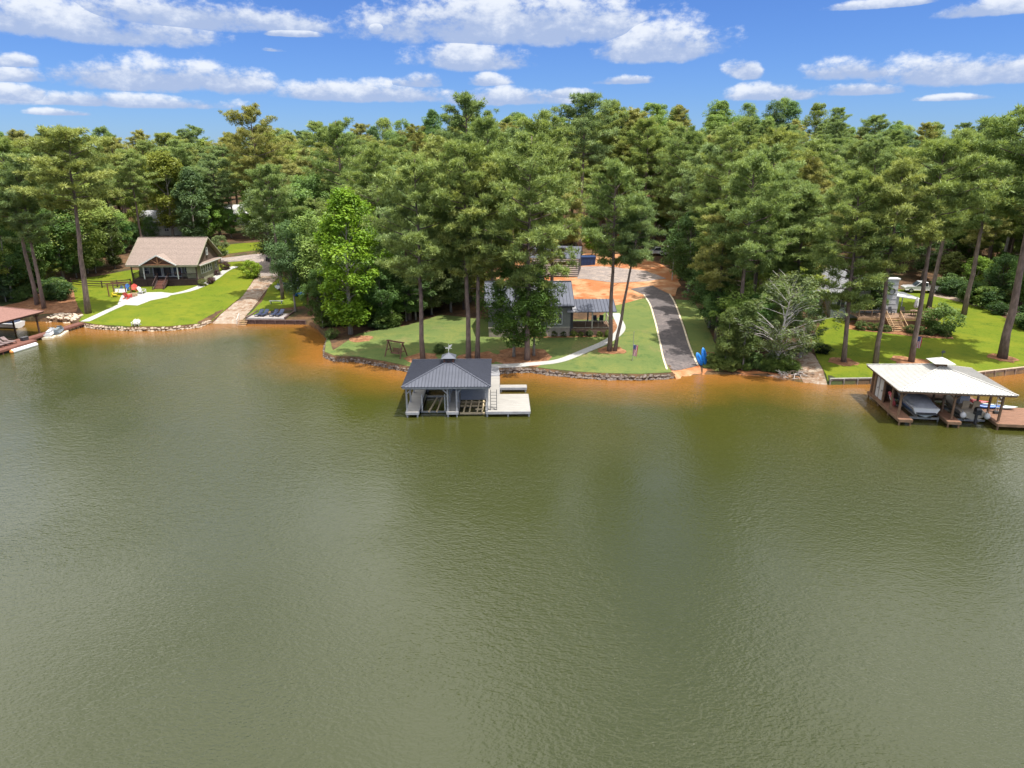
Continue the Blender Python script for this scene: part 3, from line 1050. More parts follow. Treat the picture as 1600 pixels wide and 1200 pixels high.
broad_at(880, 505, 440, 'leafy light green tree hanging over the grey porch roof', 3, (0.123, 0.210, 0.041), .85)
broad_at(965, 330, 222, 'pale feathery green tree above the upper road', 0, (0.123, 0.189, 0.072), 1.1)
broad_at(1350, 500, 425, 'small dark tree in front of the white house deck', meshes=SMALLT, base=6.0, color=(0.080, 0.123, 0.035), name='young_oak_tree', widen=1.45)
broad_at(1473, 522, 475, 'round flowering shrub at the right end of the wooden deck', meshes=SHRUBS[0], base=2.05, color=(0.116, 0.181, 0.043), name='round_shrub', cat='shrub', parts=('stem', 'foliage'))
broad_at(390, 434, 407, 'round bright green shrub on the lawn beside the left driveway', meshes=SHRUBS[1], base=2.05, color=(0.217, 0.312, 0.035), name='round_shrub', cat='shrub', parts=('stem', 'foliage'))


for px, py, top, lab in ((1003, 386, 175, 'pine at the back of the clay yard above the gravel'), (1022, 379, 190, 'pine just left of the parked white pickup'), (982, 370, 160, 'pine behind the clay bank, right of the paired trunks'),
                         (872, 388, 185, 'pine behind the unfinished garage, right side'), (893, 381, 200, 'low-crowned pine above the blue container'), (932, 366, 170, 'pine behind the clay bank, left of the paired trunks'),
                         (1042, 373, 185, 'pine behind the parked white car'), (1074, 398, 200, 'pine right of the utility pole'), (800, 408, 190, 'pine behind the unfinished garage, left side'),
                         (776, 414, 200, 'pine at the left rear corner of the clay yard'), (741, 444, 225, 'low pine left of the grey house'), (716, 458, 235, 'low pine at the wood edge behind the paired shore pines'),
                         (1092, 432, 215, 'pine right of the top of the asphalt driveway'), (1150, 546, 232, 'pine in the thicket right of the asphalt driveway'), (1172, 522, 215, 'taller pine in the thicket behind the lichen-grey shore tree'), (770, 492, 262, 'young pine by the left end of the grey house'), (862, 470, 250, 'young pine against the grey metal roof'), (640, 500, 268, 'young pine at the back left of the middle lawn')):
    pine_at(px, py, top, lab, random.choice((5, 2, 5, 0)), random.randrange(5), widen=random.uniform(1.0, 1.25))
rq = random.Random(99)
for px, py in ((650, 500), (675, 492), (705, 488), (735, 472), (720, 452), (690, 470), (635, 502), (762, 432), (785, 420), (868, 395), (900, 385), (985, 379), (1012, 376), (1040, 378), (1075, 402), (1080, 430), (1084, 455), (1100, 442),
               (1262, 452), (1252, 478), (1244, 502), (1234, 522), (30, 458), (75, 447), (120, 434), (150, 427), (175, 415), (190, 396), (210, 386), (240, 380), (300, 379), (330, 376), (362, 372), (400, 372), (432, 370), (456, 402),
               (468, 428), (484, 450), (497, 470), (1482, 446), (1520, 456), (1560, 468), (1600, 484), (1340, 424), (1390, 424), (1440, 437), (520, 470), (560, 490), (590, 488), (620, 490), (1150, 540), (1175, 545), (1130, 530), (1200, 540)):
    part = 'left of the picture' if px < 500 else ('middle of the picture' if px < 1110 else 'right of the picture')
    p = G(px, py)
    tree('understory_tree', *rq.choice([(BROADS[0], p, rq.uniform(6, 11), 15.0), (BROADS[2], p, rq.uniform(6, 10), 15.0), (BROADS[4], p, rq.uniform(6, 10), 15.0), (SMALLT, p, rq.uniform(5, 8), 6.0)]),
         f'low leafy tree at the edge of the clearing, {part}', 'tree', f'low trees round the clearings, {part}', tuple(q * rq.uniform(.85, 1.15) for q in rq.choice(BROAD_G)), rq.uniform(0, 6.28), (0, 0), 1.25)

# the wood behind, tree by tree
def forest():
    rd = random.Random(5)
    spots = []
    y = 84.0
    while y < 305:
        step = 6.6 + (y - 84) * .034
        x = -0.86 * y - 14
        while x < .86 * y + 14:
            spots.append((x + rd.uniform(-.42, .42) * step, y + rd.uniform(-.42, .42) * step))
            x += step
        y += step * .92
    X = np.array([s[0] for s in spots]); Y = np.array([s[1] for s in spots])
    d = shore_dist(X, Y)
    ok = d > 2.5
    for c in CLEAR:
        ok &= ~inside(c, X, Y)
    Z = zt(X, Y)
    pines = broads = 0
    names = ('behind the brown boathouse', 'behind the brown-roofed house', 'behind the lounger terrace and grassy point', 'behind the grey metal-roofed house', 'behind the clay yard and driveway', 'behind the overgrown bank', 'behind the white house', 'beyond the right lawn')
    cuts = (-.58, -.36, -.12, .06, .26, .46, .62)
    sides = lambda x, y: names[sum(x / y > c for c in cuts)]
    for x, y, z, dd, k in zip(X, Y, Z, d, ok):
        if not k or any((x - a) ** 2 + (y - b) ** 2 < r * r for a, b, r in SHOWN):
            continue
        side = sides(x, y)
        # view kept open over the upper road and along the back drive on the left
        if 128 < y < 150 and .08 < x / y < .21 and rd.random() < .4:
            continue
        depth = 'front edge of the wood' if dd < 45 else ('thick of the wood' if dd < 120 else 'top of the wooded hill')
        if rd.random() < (.50 if dd < 45 else .66) and pines < 298:
            pines += 1
            hgt = rd.uniform(17, 24.5) if dd > 40 else rd.uniform(16, 23)
            if dd > 120: hgt = rd.uniform(15, 23)
            c = rd.choice(PINE_G)
            j = rd.uniform(.85, 1.15)
            tree('pine_tree', rd.choice(PINES), (x, y, z), hgt, 24.6, f'pine in the {depth}, {side}', 'pine tree', f'pines, {depth}, {side}', tuple(q * j for q in c), rd.uniform(0, 6.28), (rd.uniform(-.03, .03), rd.uniform(-.03, .03)), rd.uniform(1.0, 1.35))
        elif broads < 290:
            broads += 1
            hgt = rd.uniform(10, 19)
            c = rd.choice(BROAD_G)
            j = rd.uniform(.85, 1.2)
            tree('oak_tree', rd.choice(BROADS), (x, y, z), hgt, 15.0, f'leafy tree in the {depth}, {side}', 'tree', f'leafy trees, {depth}, {side}', tuple(q * j for q in c), rd.uniform(0, 6.28), (0, 0), rd.uniform(.9, 1.2) * (15 / hgt) ** .3)
    # the understorey of saplings between the trunks
    n = 0
    while n < 190:
        y = 92 + 150 * rd.random() ** 1.6
        x = rd.uniform(-.84, .84) * y
        if float(shore_dist(np.array([x]), np.array([y]))[0]) < 4 or any(inside(c, np.array([x]), np.array([y]))[0] for c in CLEAR):
            continue
        if 128 < y < 172 and .05 < x / y < .21:
            continue
        n += 1
        hgt = rd.uniform(4, 9)
        c = rd.choice(BROAD_G)
        side = sides(x, y)
        tree('understory_tree', *rd.choice([(BROADS[0], (x, y, gz(x, y)), hgt, 15.0), (BROADS[2], (x, y, gz(x, y)), hgt, 15.0), (SMALLT, (x, y, gz(x, y)), hgt, 6.0)]), f'low leafy tree under the tall ones, {side}', 'tree', f'understorey trees, {side}', tuple(q * rd.uniform(.8, 1.1) for q in c), rd.uniform(0, 6.28), (0, 0), 1.15)
    print('forest', len(spots), pines, broads)


forest()
# ------------------------------------------------------------------ boathouses and docks
grey_paint = mat('grey_painted_timber', (.30, .30, .31), .7, .15, 3, bump=.2)
pale_deck = mat('pale_composite_decking', (.31, .295, .27), .75, .12, 1.2, bump=.2, stretch=(1, 6, 1))
deck_brown = mat('brown_stained_decking', (.20, .105, .065), .75, .22, 1.5, bump=.25, stretch=(1, 6, 1))
deck_dark = mat('dark_brown_decking', (.15, .062, .045), .75, .22, 1.5, bump=.25, stretch=(1, 6, 1))
post_brown = mat('brown_treated_timber', (.19, .115, .068), .8, .25, 2.5, bump=.3)
roof_grey = mat('dark_grey_metal_roofing', (.095, .102, .128), .42, .08, .8, metal=.25, spec=.5)
roof_white = mat('off_white_metal_roofing', (.44, .43, .40), .45, .06, .5, spec=.5)
roof_red = mat('red_brown_shingles', (.20, .105, .085), .85, .15, 5, bump=.3)
white_paint = mat('white_paint', (.50, .50, .49), .5, .06, 2)
dark_metal = mat('dark_metal', (.035, .035, .04), .5, .2, 4, spec=.5)
galv = mat('galvanised_steel', (.38, .38, .38), .4, .15, 5, metal=.6)
bunk_wood = mat('bunk_timber', (.42, .34, .22), .8, .25, 3)
ply_wall = mat('timber_wall_boards', (.28, .17, .10), .8, .2, 2.5, bump=.25)
glass_dark = mat('window_glass', (.03, .04, .05), .06, .3, .5, spec=.9)


def planks(parent, x0, x1, y0, y1, z, material, along='x', w=.16, gap=.014, name='deck_boards', th=.045):
    """Deck boards with open joints, joined into one part of a deck."""
    mb = MB()
    if along == 'x':
        n = max(1, int(round((y1 - y0) / w)))
        s = (y1 - y0) / n
        for i in range(n):
            mb.bx(x0, x1, y0 + i * s + gap / 2, y0 + (i + 1) * s - gap / 2, z - th, z + random.uniform(-.003, .003))
    else:
        n = max(1, int(round((x1 - x0) / w)))
        s = (x1 - x0) / n
        for i in range(n):
            mb.bx(x0 + i * s + gap / 2, x0 + (i + 1) * s - gap / 2, y0, y1, z - th, z + random.uniform(-.003, .003))
    o = mb.build(name, material, parent)
    o['kind'] = 'stuff'
    return o


def deck(parent, x0, x1, y0, y1, z, material, frame_mat, along='x', piles=2.4, pile_mat=None, skirt=.26):
    planks(parent, x0, x1, y0, y1, z, material, along)
    f = MB()
    t = .06
    f.bx(x0 - .01, x1 + .01, y0 - t, y0 - .004, z - skirt, z - .012)
    f.bx(x0 - .01, x1 + .01, y1 + .004, y1 + t, z - skirt, z - .012)
    f.bx(x0 - t, x0 - .012, y0, y1, z - skirt, z - .012)
    f.bx(x1 + .012, x1 + t, y0, y1, z - skirt, z - .012)
    f.bx((x0 + x1) / 2 - .04, (x0 + x1) / 2 + .04, y0, y1, z - skirt, z - .06)
    f.build('rim_joist', frame_mat, parent)
    nx = max(2, int((x1 - x0) / piles) + 1)
    ny = max(2, int((y1 - y0) / piles) + 1)
    for i in range(nx):
        for j in range(ny):
            if 0 < i < nx - 1 and 0 < j < ny - 1:
                continue
            px = x0 + .10 + (x1 - x0 - .2) * i / (nx - 1)
            py = y0 + .10 + (y1 - y0 - .2) * j / (ny - 1)
            MB().cyl(px, py, -3.6, z - skirt + .02, .085, n=8).build('pile', pile_mat or frame_mat, parent, smooth=False)


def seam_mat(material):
    """Seams of a metal roof, coloured darker to paint in shadow lines between the pans."""
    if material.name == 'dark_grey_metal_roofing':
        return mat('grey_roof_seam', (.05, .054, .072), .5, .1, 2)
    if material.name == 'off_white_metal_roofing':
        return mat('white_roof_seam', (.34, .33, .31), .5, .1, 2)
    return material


def hip_roof(parent, x0, x1, y0, y1, ze, zr, ridge, material, trim, pitch=.30, ribs=True, ridge_axis='y', rib_h=.09):
    """Four roof planes of standing-seam metal. ridge: length of the short ridge."""
    cx, cy = (x0 + x1) / 2, (y0 + y1) / 2
    A = Vector((cx, cy - ridge / 2, zr)) if ridge_axis == 'y' else Vector((cx - ridge / 2, cy, zr))
    B = Vector((cx, cy + ridge / 2, zr)) if ridge_axis == 'y' else Vector((cx + ridge / 2, cy, zr))
    c00, c10, c11, c01 = Vector((x0, y0, ze)), Vector((x1, y0, ze)), Vector((x1, y1, ze)), Vector((x0, y1, ze))
    if ridge_axis == 'y':
        planes = [(c00, c10, [A]), (c10, c11, [B, A] if ridge > .01 else [A]), (c11, c01, [B]), (c01, c00, [A, B] if ridge > .01 else [A])]
    else:
        planes = [(c00, c10, [B, A] if ridge > .01 else [A]), (c10, c11, [B]), (c11, c01, [A, B] if ridge > .01 else [A]), (c01, c00, [A])]
    for a, b, tops in planes:
        pts = [a, b] + tops
        pl = MB().slab(pts, .05)
        o = pl.build('roof_plane', material, parent)
        if ribs:
            rb = MB()
            ed = (b - a)
            L = ed.length
            e = ed / L
            nrm = (b - a).cross(tops[0] - a).normalized()
            n = int(L / pitch)
            up = nrm.cross(e)
            if up.z < 0: up = -up
            if nrm.z < 0: nrm = -nrm
            for i in range(1, n):
                s = L * i / n
                # where this seam leaves the plane at the hips or ridge
                def height(q):
                    r0, r1 = (tops[-1] - a), (tops[0] - a)
                    s0, h0, s1, h1 = r0.dot(e), r0.dot(up), r1.dot(e), r1.dot(up)
                    if q < s0: return h0 * q / s0
                    if q > s1: return h1 * (L - q) / (L - s1)
                    return h0
                h = height(s)
                p0 = a + e * s + nrm * .012
                rb.beam(p0, p0 + up * max(.05, h - .02), .05, rib_h)
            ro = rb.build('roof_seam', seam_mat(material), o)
            ro['kind'] = 'stuff'
    # hip caps and eave fascia
    hc = MB()
    for c, t in ((c00, A), (c10, A if ridge_axis == 'y' else B), (c11, B), (c01, B if ridge_axis == 'y' else A)):
        hc.beam(c + Vector((0, 0, .03)), t + Vector((0, 0, .03)), .16, .05)
    if ridge > .01:
        hc.beam(A + Vector((0, 0, .035)), B + Vector((0, 0, .035)), .2, .05)
    hc.build('hip_cap', material, parent)
    fs = MB()
    zf = ze - .13
    k = .06
    fs.bx(x0 + k, x1 - k, y0 + k, y0 + k + .045, zf - .08, zf + .075)
    fs.bx(x0 + k, x1 - k, y1 - k - .045, y1 - k, zf - .08, zf + .075)
    fs.bx(x0 + k, x0 + k + .045, y0 + k + .05, y1 - k - .05, zf - .08, zf + .075)
    fs.bx(x1 - k - .045, x1 - k, y0 + k + .05, y1 - k - .05, zf - .08, zf + .075)
    fs.build('fascia', trim, parent)
    # rafters and ceiling joists seen from below
    rf = MB()
    for i in range(1, 6):
        y = y0 + .4 + (y1 - y0 - .8) * i / 6
        rf.bx(x0 + .2, x1 - .2, y - .04, y + .04, ze - .2, ze - .06)
    rf.build('joist', trim, parent)


def post(parent, x, y, z0, z1, w, material, braces=(), bl=.65, name='post'):
    MB().bx(x - w / 2, x + w / 2, y - w / 2, y + w / 2, z0, z1).build(name, material, parent)
    for dx, dy in braces:
        MB().beam((x + dx * w * .5, y + dy * w * .5, z1 - bl), (x + dx * bl, y + dy * bl, z1 - .03), w * .55, w * .7).build('knee_brace', material, parent)


# ---- grey boathouse in the middle
def grey_boathouse():
    o0 = plane_pt(634.5, 644, .55)
    o1 = plane_pt(766, 644, .55)
    k = (o1.x - o0.x) / 7.9
    t = thing('boathouse', 'grey open boathouse with dark metal hip roof and cupola in the middle of the shore', 'boathouse', (o0.x, o0.y, 0), R(1.2))
    z = .55
    D = 8.4
    deck(t, 0, 1.15, 0, D, z, pale_deck, grey_paint, 'x')
    deck(t, 3.85, 4.9, 0, D - 1.2, z, pale_deck, grey_paint, 'x')
    deck(t, 1.22, 7.5, D - 1.1, D, z, pale_deck, grey_paint, 'y')
    deck(t, 7.58, 11.75, 0, 5.0, z, pale_deck, grey_paint, 'x', piles=2.0)
    deck(t, 7.75, 8.85, 5.1, 11.0, z, pale_deck, grey_paint, 'x')
    deck(t, 8.95, 11.7, 7.1, 8.0, z, pale_deck, grey_paint, 'x')
    ze = 3.15
    for x, br in ((.1, ((1, 0),)), (3.95, ((-1, 0),)), (4.8, ((1, 0),)), (7.68, ((-1, 0),))):
        for j, y in enumerate((.12, 2.85, 5.6, 8.25)):
            post(t, x, y, z, ze - .12, .15, grey_paint, br if j in (0, 3) else ())
    bm = MB()
    for y in (.12, 8.25):
        bm.bx(.0, 7.78, y - .07, y + .07, ze - .36, ze - .215)
    bm.build('beam', grey_paint, t)
    hip_roof(t, -.28, 8.05, -.32, 8.75, ze, 4.42, .5, roof_grey, grey_paint)
    # cupola with its own little roof and a weather vane
    cx, cy = 3.885, 4.2
    c = MB().bx(cx - .5, cx + .5, cy - .5, cy + .5, 4.2, 4.78).build('cupola', mat('cupola_brown', (.13, .06, .045), .7, .2, 4), t)
    lv = MB()
    for i in range(4):
        lv.bx(cx - .36, cx + .36, cy - .53, cy - .505, 4.44 + i * .075, 4.485 + i * .075)
    lv.build('louvre', dark_metal, c)
    MB().add([(cx - .72, cy - .72, 4.78), (cx + .72, cy - .72, 4.78), (cx + .72, cy + .72, 4.78), (cx - .72, cy + .72, 4.78), (cx, cy, 5.22)],
             [(0, 1, 4), (1, 2, 4), (2, 3, 4), (3, 0, 4), (3, 2, 1, 0)]).build('cupola_roof', roof_grey, c)
    v = MB().tube([(cx, cy, 5.15), (cx, cy, 6.05)], .022, 6)
    v.beam((cx - .34, cy, 5.62), (cx + .34, cy, 5.62), .03).beam((cx, cy - .3, 5.5), (cx, cy + .3, 5.5), .03)
    v.add([(cx - .42, cy, 5.78), (cx - .05, cy, 5.72), (cx + .1, cy, 5.95), (cx + .36, cy, 6.02), (cx + .2, cy, 5.72), (cx, cy, 5.66),
           (cx - .42, cy + .03, 5.78), (cx - .05, cy + .03, 5.72), (cx + .1, cy + .03, 5.95), (cx + .36, cy + .03, 6.02), (cx + .2, cy + .03, 5.72), (cx, cy + .03, 5.66)],
          [(0, 5, 4, 3, 2, 1), (6, 7, 8, 9, 10, 11)] + [(i, (i + 1) % 6, (i + 1) % 6 + 6, i + 6) for i in range(6)])
    v.build('weather_vane', white_paint, c)
    # ribbed store wall at the back of the right slip
    MB().bx(4.98, 7.55, 4.05, 4.15, .30, ze - .24).build('store_wall', mat('grey_wall_panel', (.27, .28, .30), .6, .08, 2), t)
    rb = MB()
    for i in range(16):
        rb.bx(5.05 + i * .158, 5.09 + i * .158, 4.01, 4.048, .31, ze - .25)
    rb.build('wall_rib', mat('grey_wall_panel', (.27, .28, .30)), t)
    MB().bx(4.05, 4.75, 6.2, 6.5, z + .005, z + 1.9).build('locker', mat('blue_locker', (.05, .08, .17), .5, .1, 2), t)
    # boat lift of the left slip: bunks and cross beam
    l = thing('boat_lift', 'empty boat lift with two angled bunks in the left slip of the grey boathouse', 'boat lift', (o0.x, o0.y, 0), R(1.2))
    fr = MB()
    for y in (1.2, 5.6):
        fr.bx(1.25, 3.75, y - .08, y + .08, .06, .20)
    for x in (1.32, 3.68):
        fr.bx(x - .05, x + .05, 1.0, 5.8, .20, .32)
    fr.build('lift_frame', galv, l)
    for x0, x1 in ((2.25, 2.6), (3.0, 3.1)):
        MB().beam((x0 - .15, .5, .36), (x1, 4.2, .50), .14, .1).build('bunk', bunk_wood, l)
        MB().beam((x0 - .1, .9, .1), (x0 - .1, .9, .36), .08).build('bunk_leg', galv, l)
    for x in (1.4, 3.6):
        MB().bx(x - .05, x + .05, 1.15, 1.25, .2, 1.9).build('guide_post', white_paint, l)
    l2 = thing('boat_lift', 'empty slatted boat lift platform in the right slip of the grey boathouse', 'boat lift', (o0.x, o0.y, 0), R(1.2))
    fr = MB()
    for y in (.55, 2.6, 3.6):
        fr.bx(5.02, 7.46, y - .09, y + .09, .10, .26)
    fr.build('lift_frame', bunk_wood, l2)
    for x in (5.5, 6.05, 6.8, 7.25):
        MB().beam((x - .08, .5, .32), (x + .05, 3.7, .32), .13, .09).build('bunk', bunk_wood, l2)
    MB().beam((6.55, .95, .42), (7.3, 1.05, .42), .16, .12).build('bunk_board', bunk_wood, l2)
    # swim ladder standing folded up on the deck
    la = thing('swim_ladder', 'dark swim ladder leaning upright at the front of the grey boathouse deck', 'ladder', (o0.x, o0.y, 0), R(1.2))
    p = lambda x, s: (x, .38 + .85 * s, z + .03 + 1.75 * s)
    for x in (8.0, 8.58):
        MB().tube([p(x, 0), p(x, 1)], .03, 6).build('rail', dark_metal, la)
    for i in range(6):
        MB().tube([p(8.0, .12 + i * .15), p(8.58, .12 + i * .15)], .025, 6).build('rung', dark_metal, la)
    bk = MB()
    for x in (8.0, 8.58):
        bk.beam((x, .38, z + .02), (x - .3, .62, z + .04), .05).beam((x, 1.23, z + .01), (x, 1.23, z + 1.75), .045)
    bk.build('bracket', dark_metal, la)
    # gangway onto the bank
    e = G(770, 575)
    gw = thing('gangway', 'short grey ramp from the grey boathouse dock up to the concrete path', 'gangway', (0, 0, 0))
    a = t.matrix_basis @ Vector((8.3, 11.05, z))
    b = Vector((e.x, e.y, e.z + .12))
    MB().beam(a, b, 1.15, .10).build('ramp_deck', mat('grey_weathered_boards', (.22, .22, .23), .8, .2, 3), gw)
    dn = (b - a).normalized()
    sd = Vector((dn.y, -dn.x, 0)) * .6
    for s in (-1, 1):
        MB().beam(a + sd * s + Vector((0, 0, .06)), b + sd * s + Vector((0, 0, .06)), .06, .10).build('kerb_rail', grey_paint, gw)
    return t


BH_MID = grey_boathouse()


def boat_hull(parent, L, W, H, material, name='hull', dead=.35, deck_mat=None, fill=None):
    """Hull with stem at +y, transom at y=0, keel at z=0, sheer at about z=H. Returns ring sheer function."""
    rings = []
    for i in range(11):
        t = i / 10
        w = W / 2 * (1 - max(0, (t - .45) / .55) ** 2.2 * .96)
        sh = H * (1 + .22 * t * t)
        kz = H * (.0 + .75 * max(0, (t - .55) / .45) ** 2)
        ch = kz + (sh - kz) * dead
        y = L * t
        rings.append([(0, y, kz), (w * .78, y, ch), (w, y, sh), (w * .86, y, sh + .015), (-w * .86, y, sh + .015), (-w, y, sh), (-w * .78, y, ch)])
    return MB().loft(rings).build(name, material, parent, smooth=False)


# ---- white-roofed boathouse on the right
def white_boathouse():
    z = .62
    o = plane_pt(1405, 655, z)
    r = plane_pt(1600, 664, z)
    yaw = math.atan2(r.y - o.y, r.x - o.x)
    bl = plane_pt(1356, 611, z)
    dep = (bl - o)
    yaw = (yaw + (math.atan2(dep.y, dep.x) - math.pi / 2)) / 2
    D = dep.length
    t = thing('boathouse', 'brown timber boathouse with off-white metal roof and cupola at the right', 'boathouse', (o.x, o.y, 0), yaw)
    deck(t, 0, 1.15, 0, D, z, deck_brown, post_brown, 'x', 2.2)
    deck(t, 4.2, 5.3, 0, D - 1.4, z, deck_brown, post_brown, 'x', 2.2)
    deck(t, 1.22, 8.3, D - 1.3, D, z, deck_brown, post_brown, 'y')
    deck(t, 8.4, 14.5, 0, 4.7, z, deck_brown, post_brown, 'x', 2.2)
    deck(t, 8.4, 9.6, 4.8, D, z, deck_brown, post_brown, 'x', 2.2)
    ze = 3.35
    for x, br in ((.15, ((1, 0),)), (4.75, ((1, 0), (-1, 0))), (8.75, ((-1, 0),))):
        for j, y in enumerate((.7, 2.6, 4.6, 6.8, D - .3)):
            post(t, x, y, z, ze - .12, .16, post_brown, br if j in (0, 4) else ())
    bm = MB()
    for y in (.7, D - .3):
        bm.bx(.0, 8.9, y - .07, y + .07, ze - .38, ze - .225)
    for x in (.15, 8.75):
        bm.bx(x - .07, x + .07, .78, D - .38, ze - .38, ze - .225)
    bm.build('beam', post_brown, t)
    hip_roof(t, -.45, 9.55, .0, D + .35, ze, 4.75, .6, roof_white, post_brown, rib_h=.05)
    cx, cy = 4.55, (D + .35) / 2
    c = MB().bx(cx - .42, cx + .42, cy - .42, cy + .42, 4.5, 5.12).build('cupola', post_brown, t)
    MB().add([(cx - .95, cy - .95, 5.10), (cx + .95, cy - .95, 5.10), (cx + .95, cy + .95, 5.10), (cx - .95, cy + .95, 5.10), (cx, cy, 5.55)],
             [(0, 1, 4), (1, 2, 4), (2, 3, 4), (3, 0, 4), (3, 2, 1, 0)]).build('cupola_roof', roof_white, c)
    v = MB().tube([(cx, cy, 5.45), (cx, cy, 6.25)], .025, 6).beam((cx - .12, cy, 6.05), (cx + .2, cy, 6.05), .05, .18)
    v.build('finial', dark_metal, c)
    # storage wall with two white doors on the left walk
    MB().bx(.28, .36, D - 3.3, D - .2, z, ze - .25).build('store_wall', ply_wall, t)
    for i in range(2):
        y0 = D - 2.35 + i * 1.05 - .6
        d = MB().bx(.20, .277, y0, y0 + .8, z + .05, z + 2.05).build('store_door', white_paint, t)
        MB().bx(.15, .198, y0 + .08, y0 + .14, z + .95, z + 1.1).build('handle', dark_metal, d)
    MB().bx(.42, 4.0, D - 1.5, D - 1.42, z, ze - .25).build('back_wall', ply_wall, t)
    M = t.matrix_basis.copy()

    def place(name, label, cat, x, y, zz, rz=0.0, group=None):
        p = Matrix.LocRotScale(t.location, t.rotation_euler, None) @ Vector((x, y, zz))
        return thing(name, label, cat, p, yaw + rz, group)

    hull_white = mat('white_gelcoat', (.62, .62, .62), .25, .05, 1, spec=.6, coat=.3)
    cover = mat('grey_boat_cover', (.26, .26, .275), .85, .15, 2, bump=.3)
    # covered cruiser on the left lift, stern towards the lake
    lf = place('boat_lift', 'boat lift cradle under the covered white boat', 'boat lift', 2.65, .9, 0)
    q = MB()
    for y in (.6, 3.9):
        q.bx(-1.4, 1.4, y - .09, y + .09, .22, .40)
    for x in (-.6, .6):
        q.bx(x - .08, x + .08, .1, 4.6, .40, .55)
    q.build('cradle', galv, lf)
    for x in (-1.38, 1.38):
        for y in (.6, 3.9):
            MB().bx(x - .05, x + .05, y - .05, y + .05, -2.5, .5).build('lift_post', galv, lf)
    b = place('motorboat', 'white motorboat under a grey cover in the left slip of the white-roofed boathouse', 'boat', 2.65, 1.0, .56)
    boat_hull(b, 6.2, 2.35, .85, hull_white)
    rings = []
    for i in range(9):
        s = i / 8
        w = 1.1 * (1 - max(0, (s - .5) / .5) ** 2.2 * .93)
        h = .88 + (.55 * math.sin(min(1, s * 1.6) * math.pi) ** .7 if s < .62 else .12 * (1 - s)) + .18 * s * s
        rings.append([(w, .15 + 5.8 * s, .80 + .19 * s * s), (w * .72, .15 + 5.8 * s, h * .93 + .05), (0, .15 + 5.8 * s, h + .08), (-w * .72, .15 + 5.8 * s, h * .93 + .05), (-w, .15 + 5.8 * s, .80 + .19 * s * s)])
    MB().loft(rings, closed=True).build('boat_cover', cover, b, smooth=True)
    MB().bx(-.85, .85, -.42, .02, .38, .46).build('swim_platform', mat('black_platform_mat', (.03, .03, .035), .8, .2, 3), b)
    MB().bx(-1.185, -1.165, .2, 3.6, .50, .60).build('stripe', mat('hull_stripe_blue', (.05, .10, .22), .4, .1, 1), b)
    # bay boat with outboard on the right lift
    lf = place('boat_lift', 'boat lift cradle under the outboard boat', 'boat lift', 6.85, .9, 0)
    q = MB()
    for y in (.9, 3.9):
        q.bx(-1.35, 1.35, y - .09, y + .09, .12, .30)
    for x in (-.6, .6):
        q.bx(x - .08, x + .08, .4, 4.6, .30, .42)
    q.build('cradle', galv, lf)
    b = place('fishing_boat', 'open tan fishing boat with black outboard in the right slip of the white-roofed boathouse', 'boat', 6.85, 1.25, .43)
    boat_hull(b, 5.2, 2.2, .72, mat('tan_gelcoat', (.45, .40, .33), .35, .08, 1, spec=.5))
    MB().bx(-.72, .72, .25, 3.6, .735, .775).build('cockpit_floor', mat('beige_boat_deck', (.42, .36, .28), .7, .12, 2), b)
    cn = MB().bx(-.42, .42, 1.9, 2.6, .78, 1.65).build('console', hull_white, b)
    MB().beam((0, 2.62, 1.66), (0, 2.85, 2.0), .75, .03).build('windscreen', glass_dark, cn)
    for x in (-.45, .45):
        s = MB().bx(x - .3, x + .3, .75, 1.25, .78, 1.15).build('seat', mat('tan_vinyl', (.38, .29, .19), .6, .1, 2), b)
        MB().bx(x - .3, x + .3, .66, .745, .95, 1.6).build('seat_back', mat('tan_vinyl', (.38, .29, .19)), s)
    en = MB()
    en.loft([[(.24 * a, -.55 + .3 * bq, zz) for a, bq in ((-1, -1), (1, -1), (1.05, .6), (.6, 1), (-.6, 1), (-1.05, .6))] for zz in (.75, 1.0, 1.25)] +
            [[(.17 * a, -.52 + .2 * bq, 1.40) for a, bq in ((-1, -1), (1, -1), (1.05, .6), (.6, 1), (-.6, 1), (-1.05, .6))]])
    e = en.build('outboard_engine', mat('black_engine_cowl', (.012, .013, .018), .25, .2, 2, spec=.6), b)
    MB().bx(-.07, .07, -.62, -.38, -.25, .75).build('engine_leg', dark_metal, e)
    MB().tube([(0, -.9, -.12), (0, -.35, -.12)], [.05, .09], 8).build('gear_case', dark_metal, e)
    for x in (-1.25, 1.25):
        fd = place('fender', 'white round boat fender on the ' + ('left' if x < 0 else 'right') + ' quarter of the outboard boat', 'fender', 6.85 + x * .82, .95, .95)
        MB().ball((0, 0, 0), .27, 1.15).build('float', mat('grey_white_vinyl', (.50, .50, .50), .4, .08, 2), fd, smooth=True)
        MB().tube([(0, 0, .28), (0, .3, .42)], .02, 5).build('rope', white_paint, fd)
    # towable tube propped against the store wall
    tb = place('inflatable_tube', 'red, white and blue round inflatable tube leaning on the left walk', 'tube', .62, D - 4.3, z + .72)
    tb.rotation_euler = (R(8), R(65), yaw)
    for k2, (r0, col, nm) in enumerate(((.62, (.40, .075, .085), 'outer_ring'), (.40, (.55, .55, .58), 'inner_ring'))):
        m = MB()
        rg = []
        for i in range(20):
            a = 2 * math.pi * i / 20
            rg.append([((r0 + .13 * math.cos(c2)) * math.cos(a), (r0 + .13 * math.cos(c2)) * math.sin(a), .13 * math.sin(c2)) for c2 in [2 * math.pi * j / 8 for j in range(8)]])
        rg.append(rg[0])
        m.loft(rg, cap=False).build(nm, mat('tube_' + nm, col, .45, .2, 3), tb, smooth=True)
    MB().cyl(0, 0, -.06, .06, .34, n=16).build('centre_panel', mat('tube_blue', (.05, .09, .30), .5, .25, 3), tb)
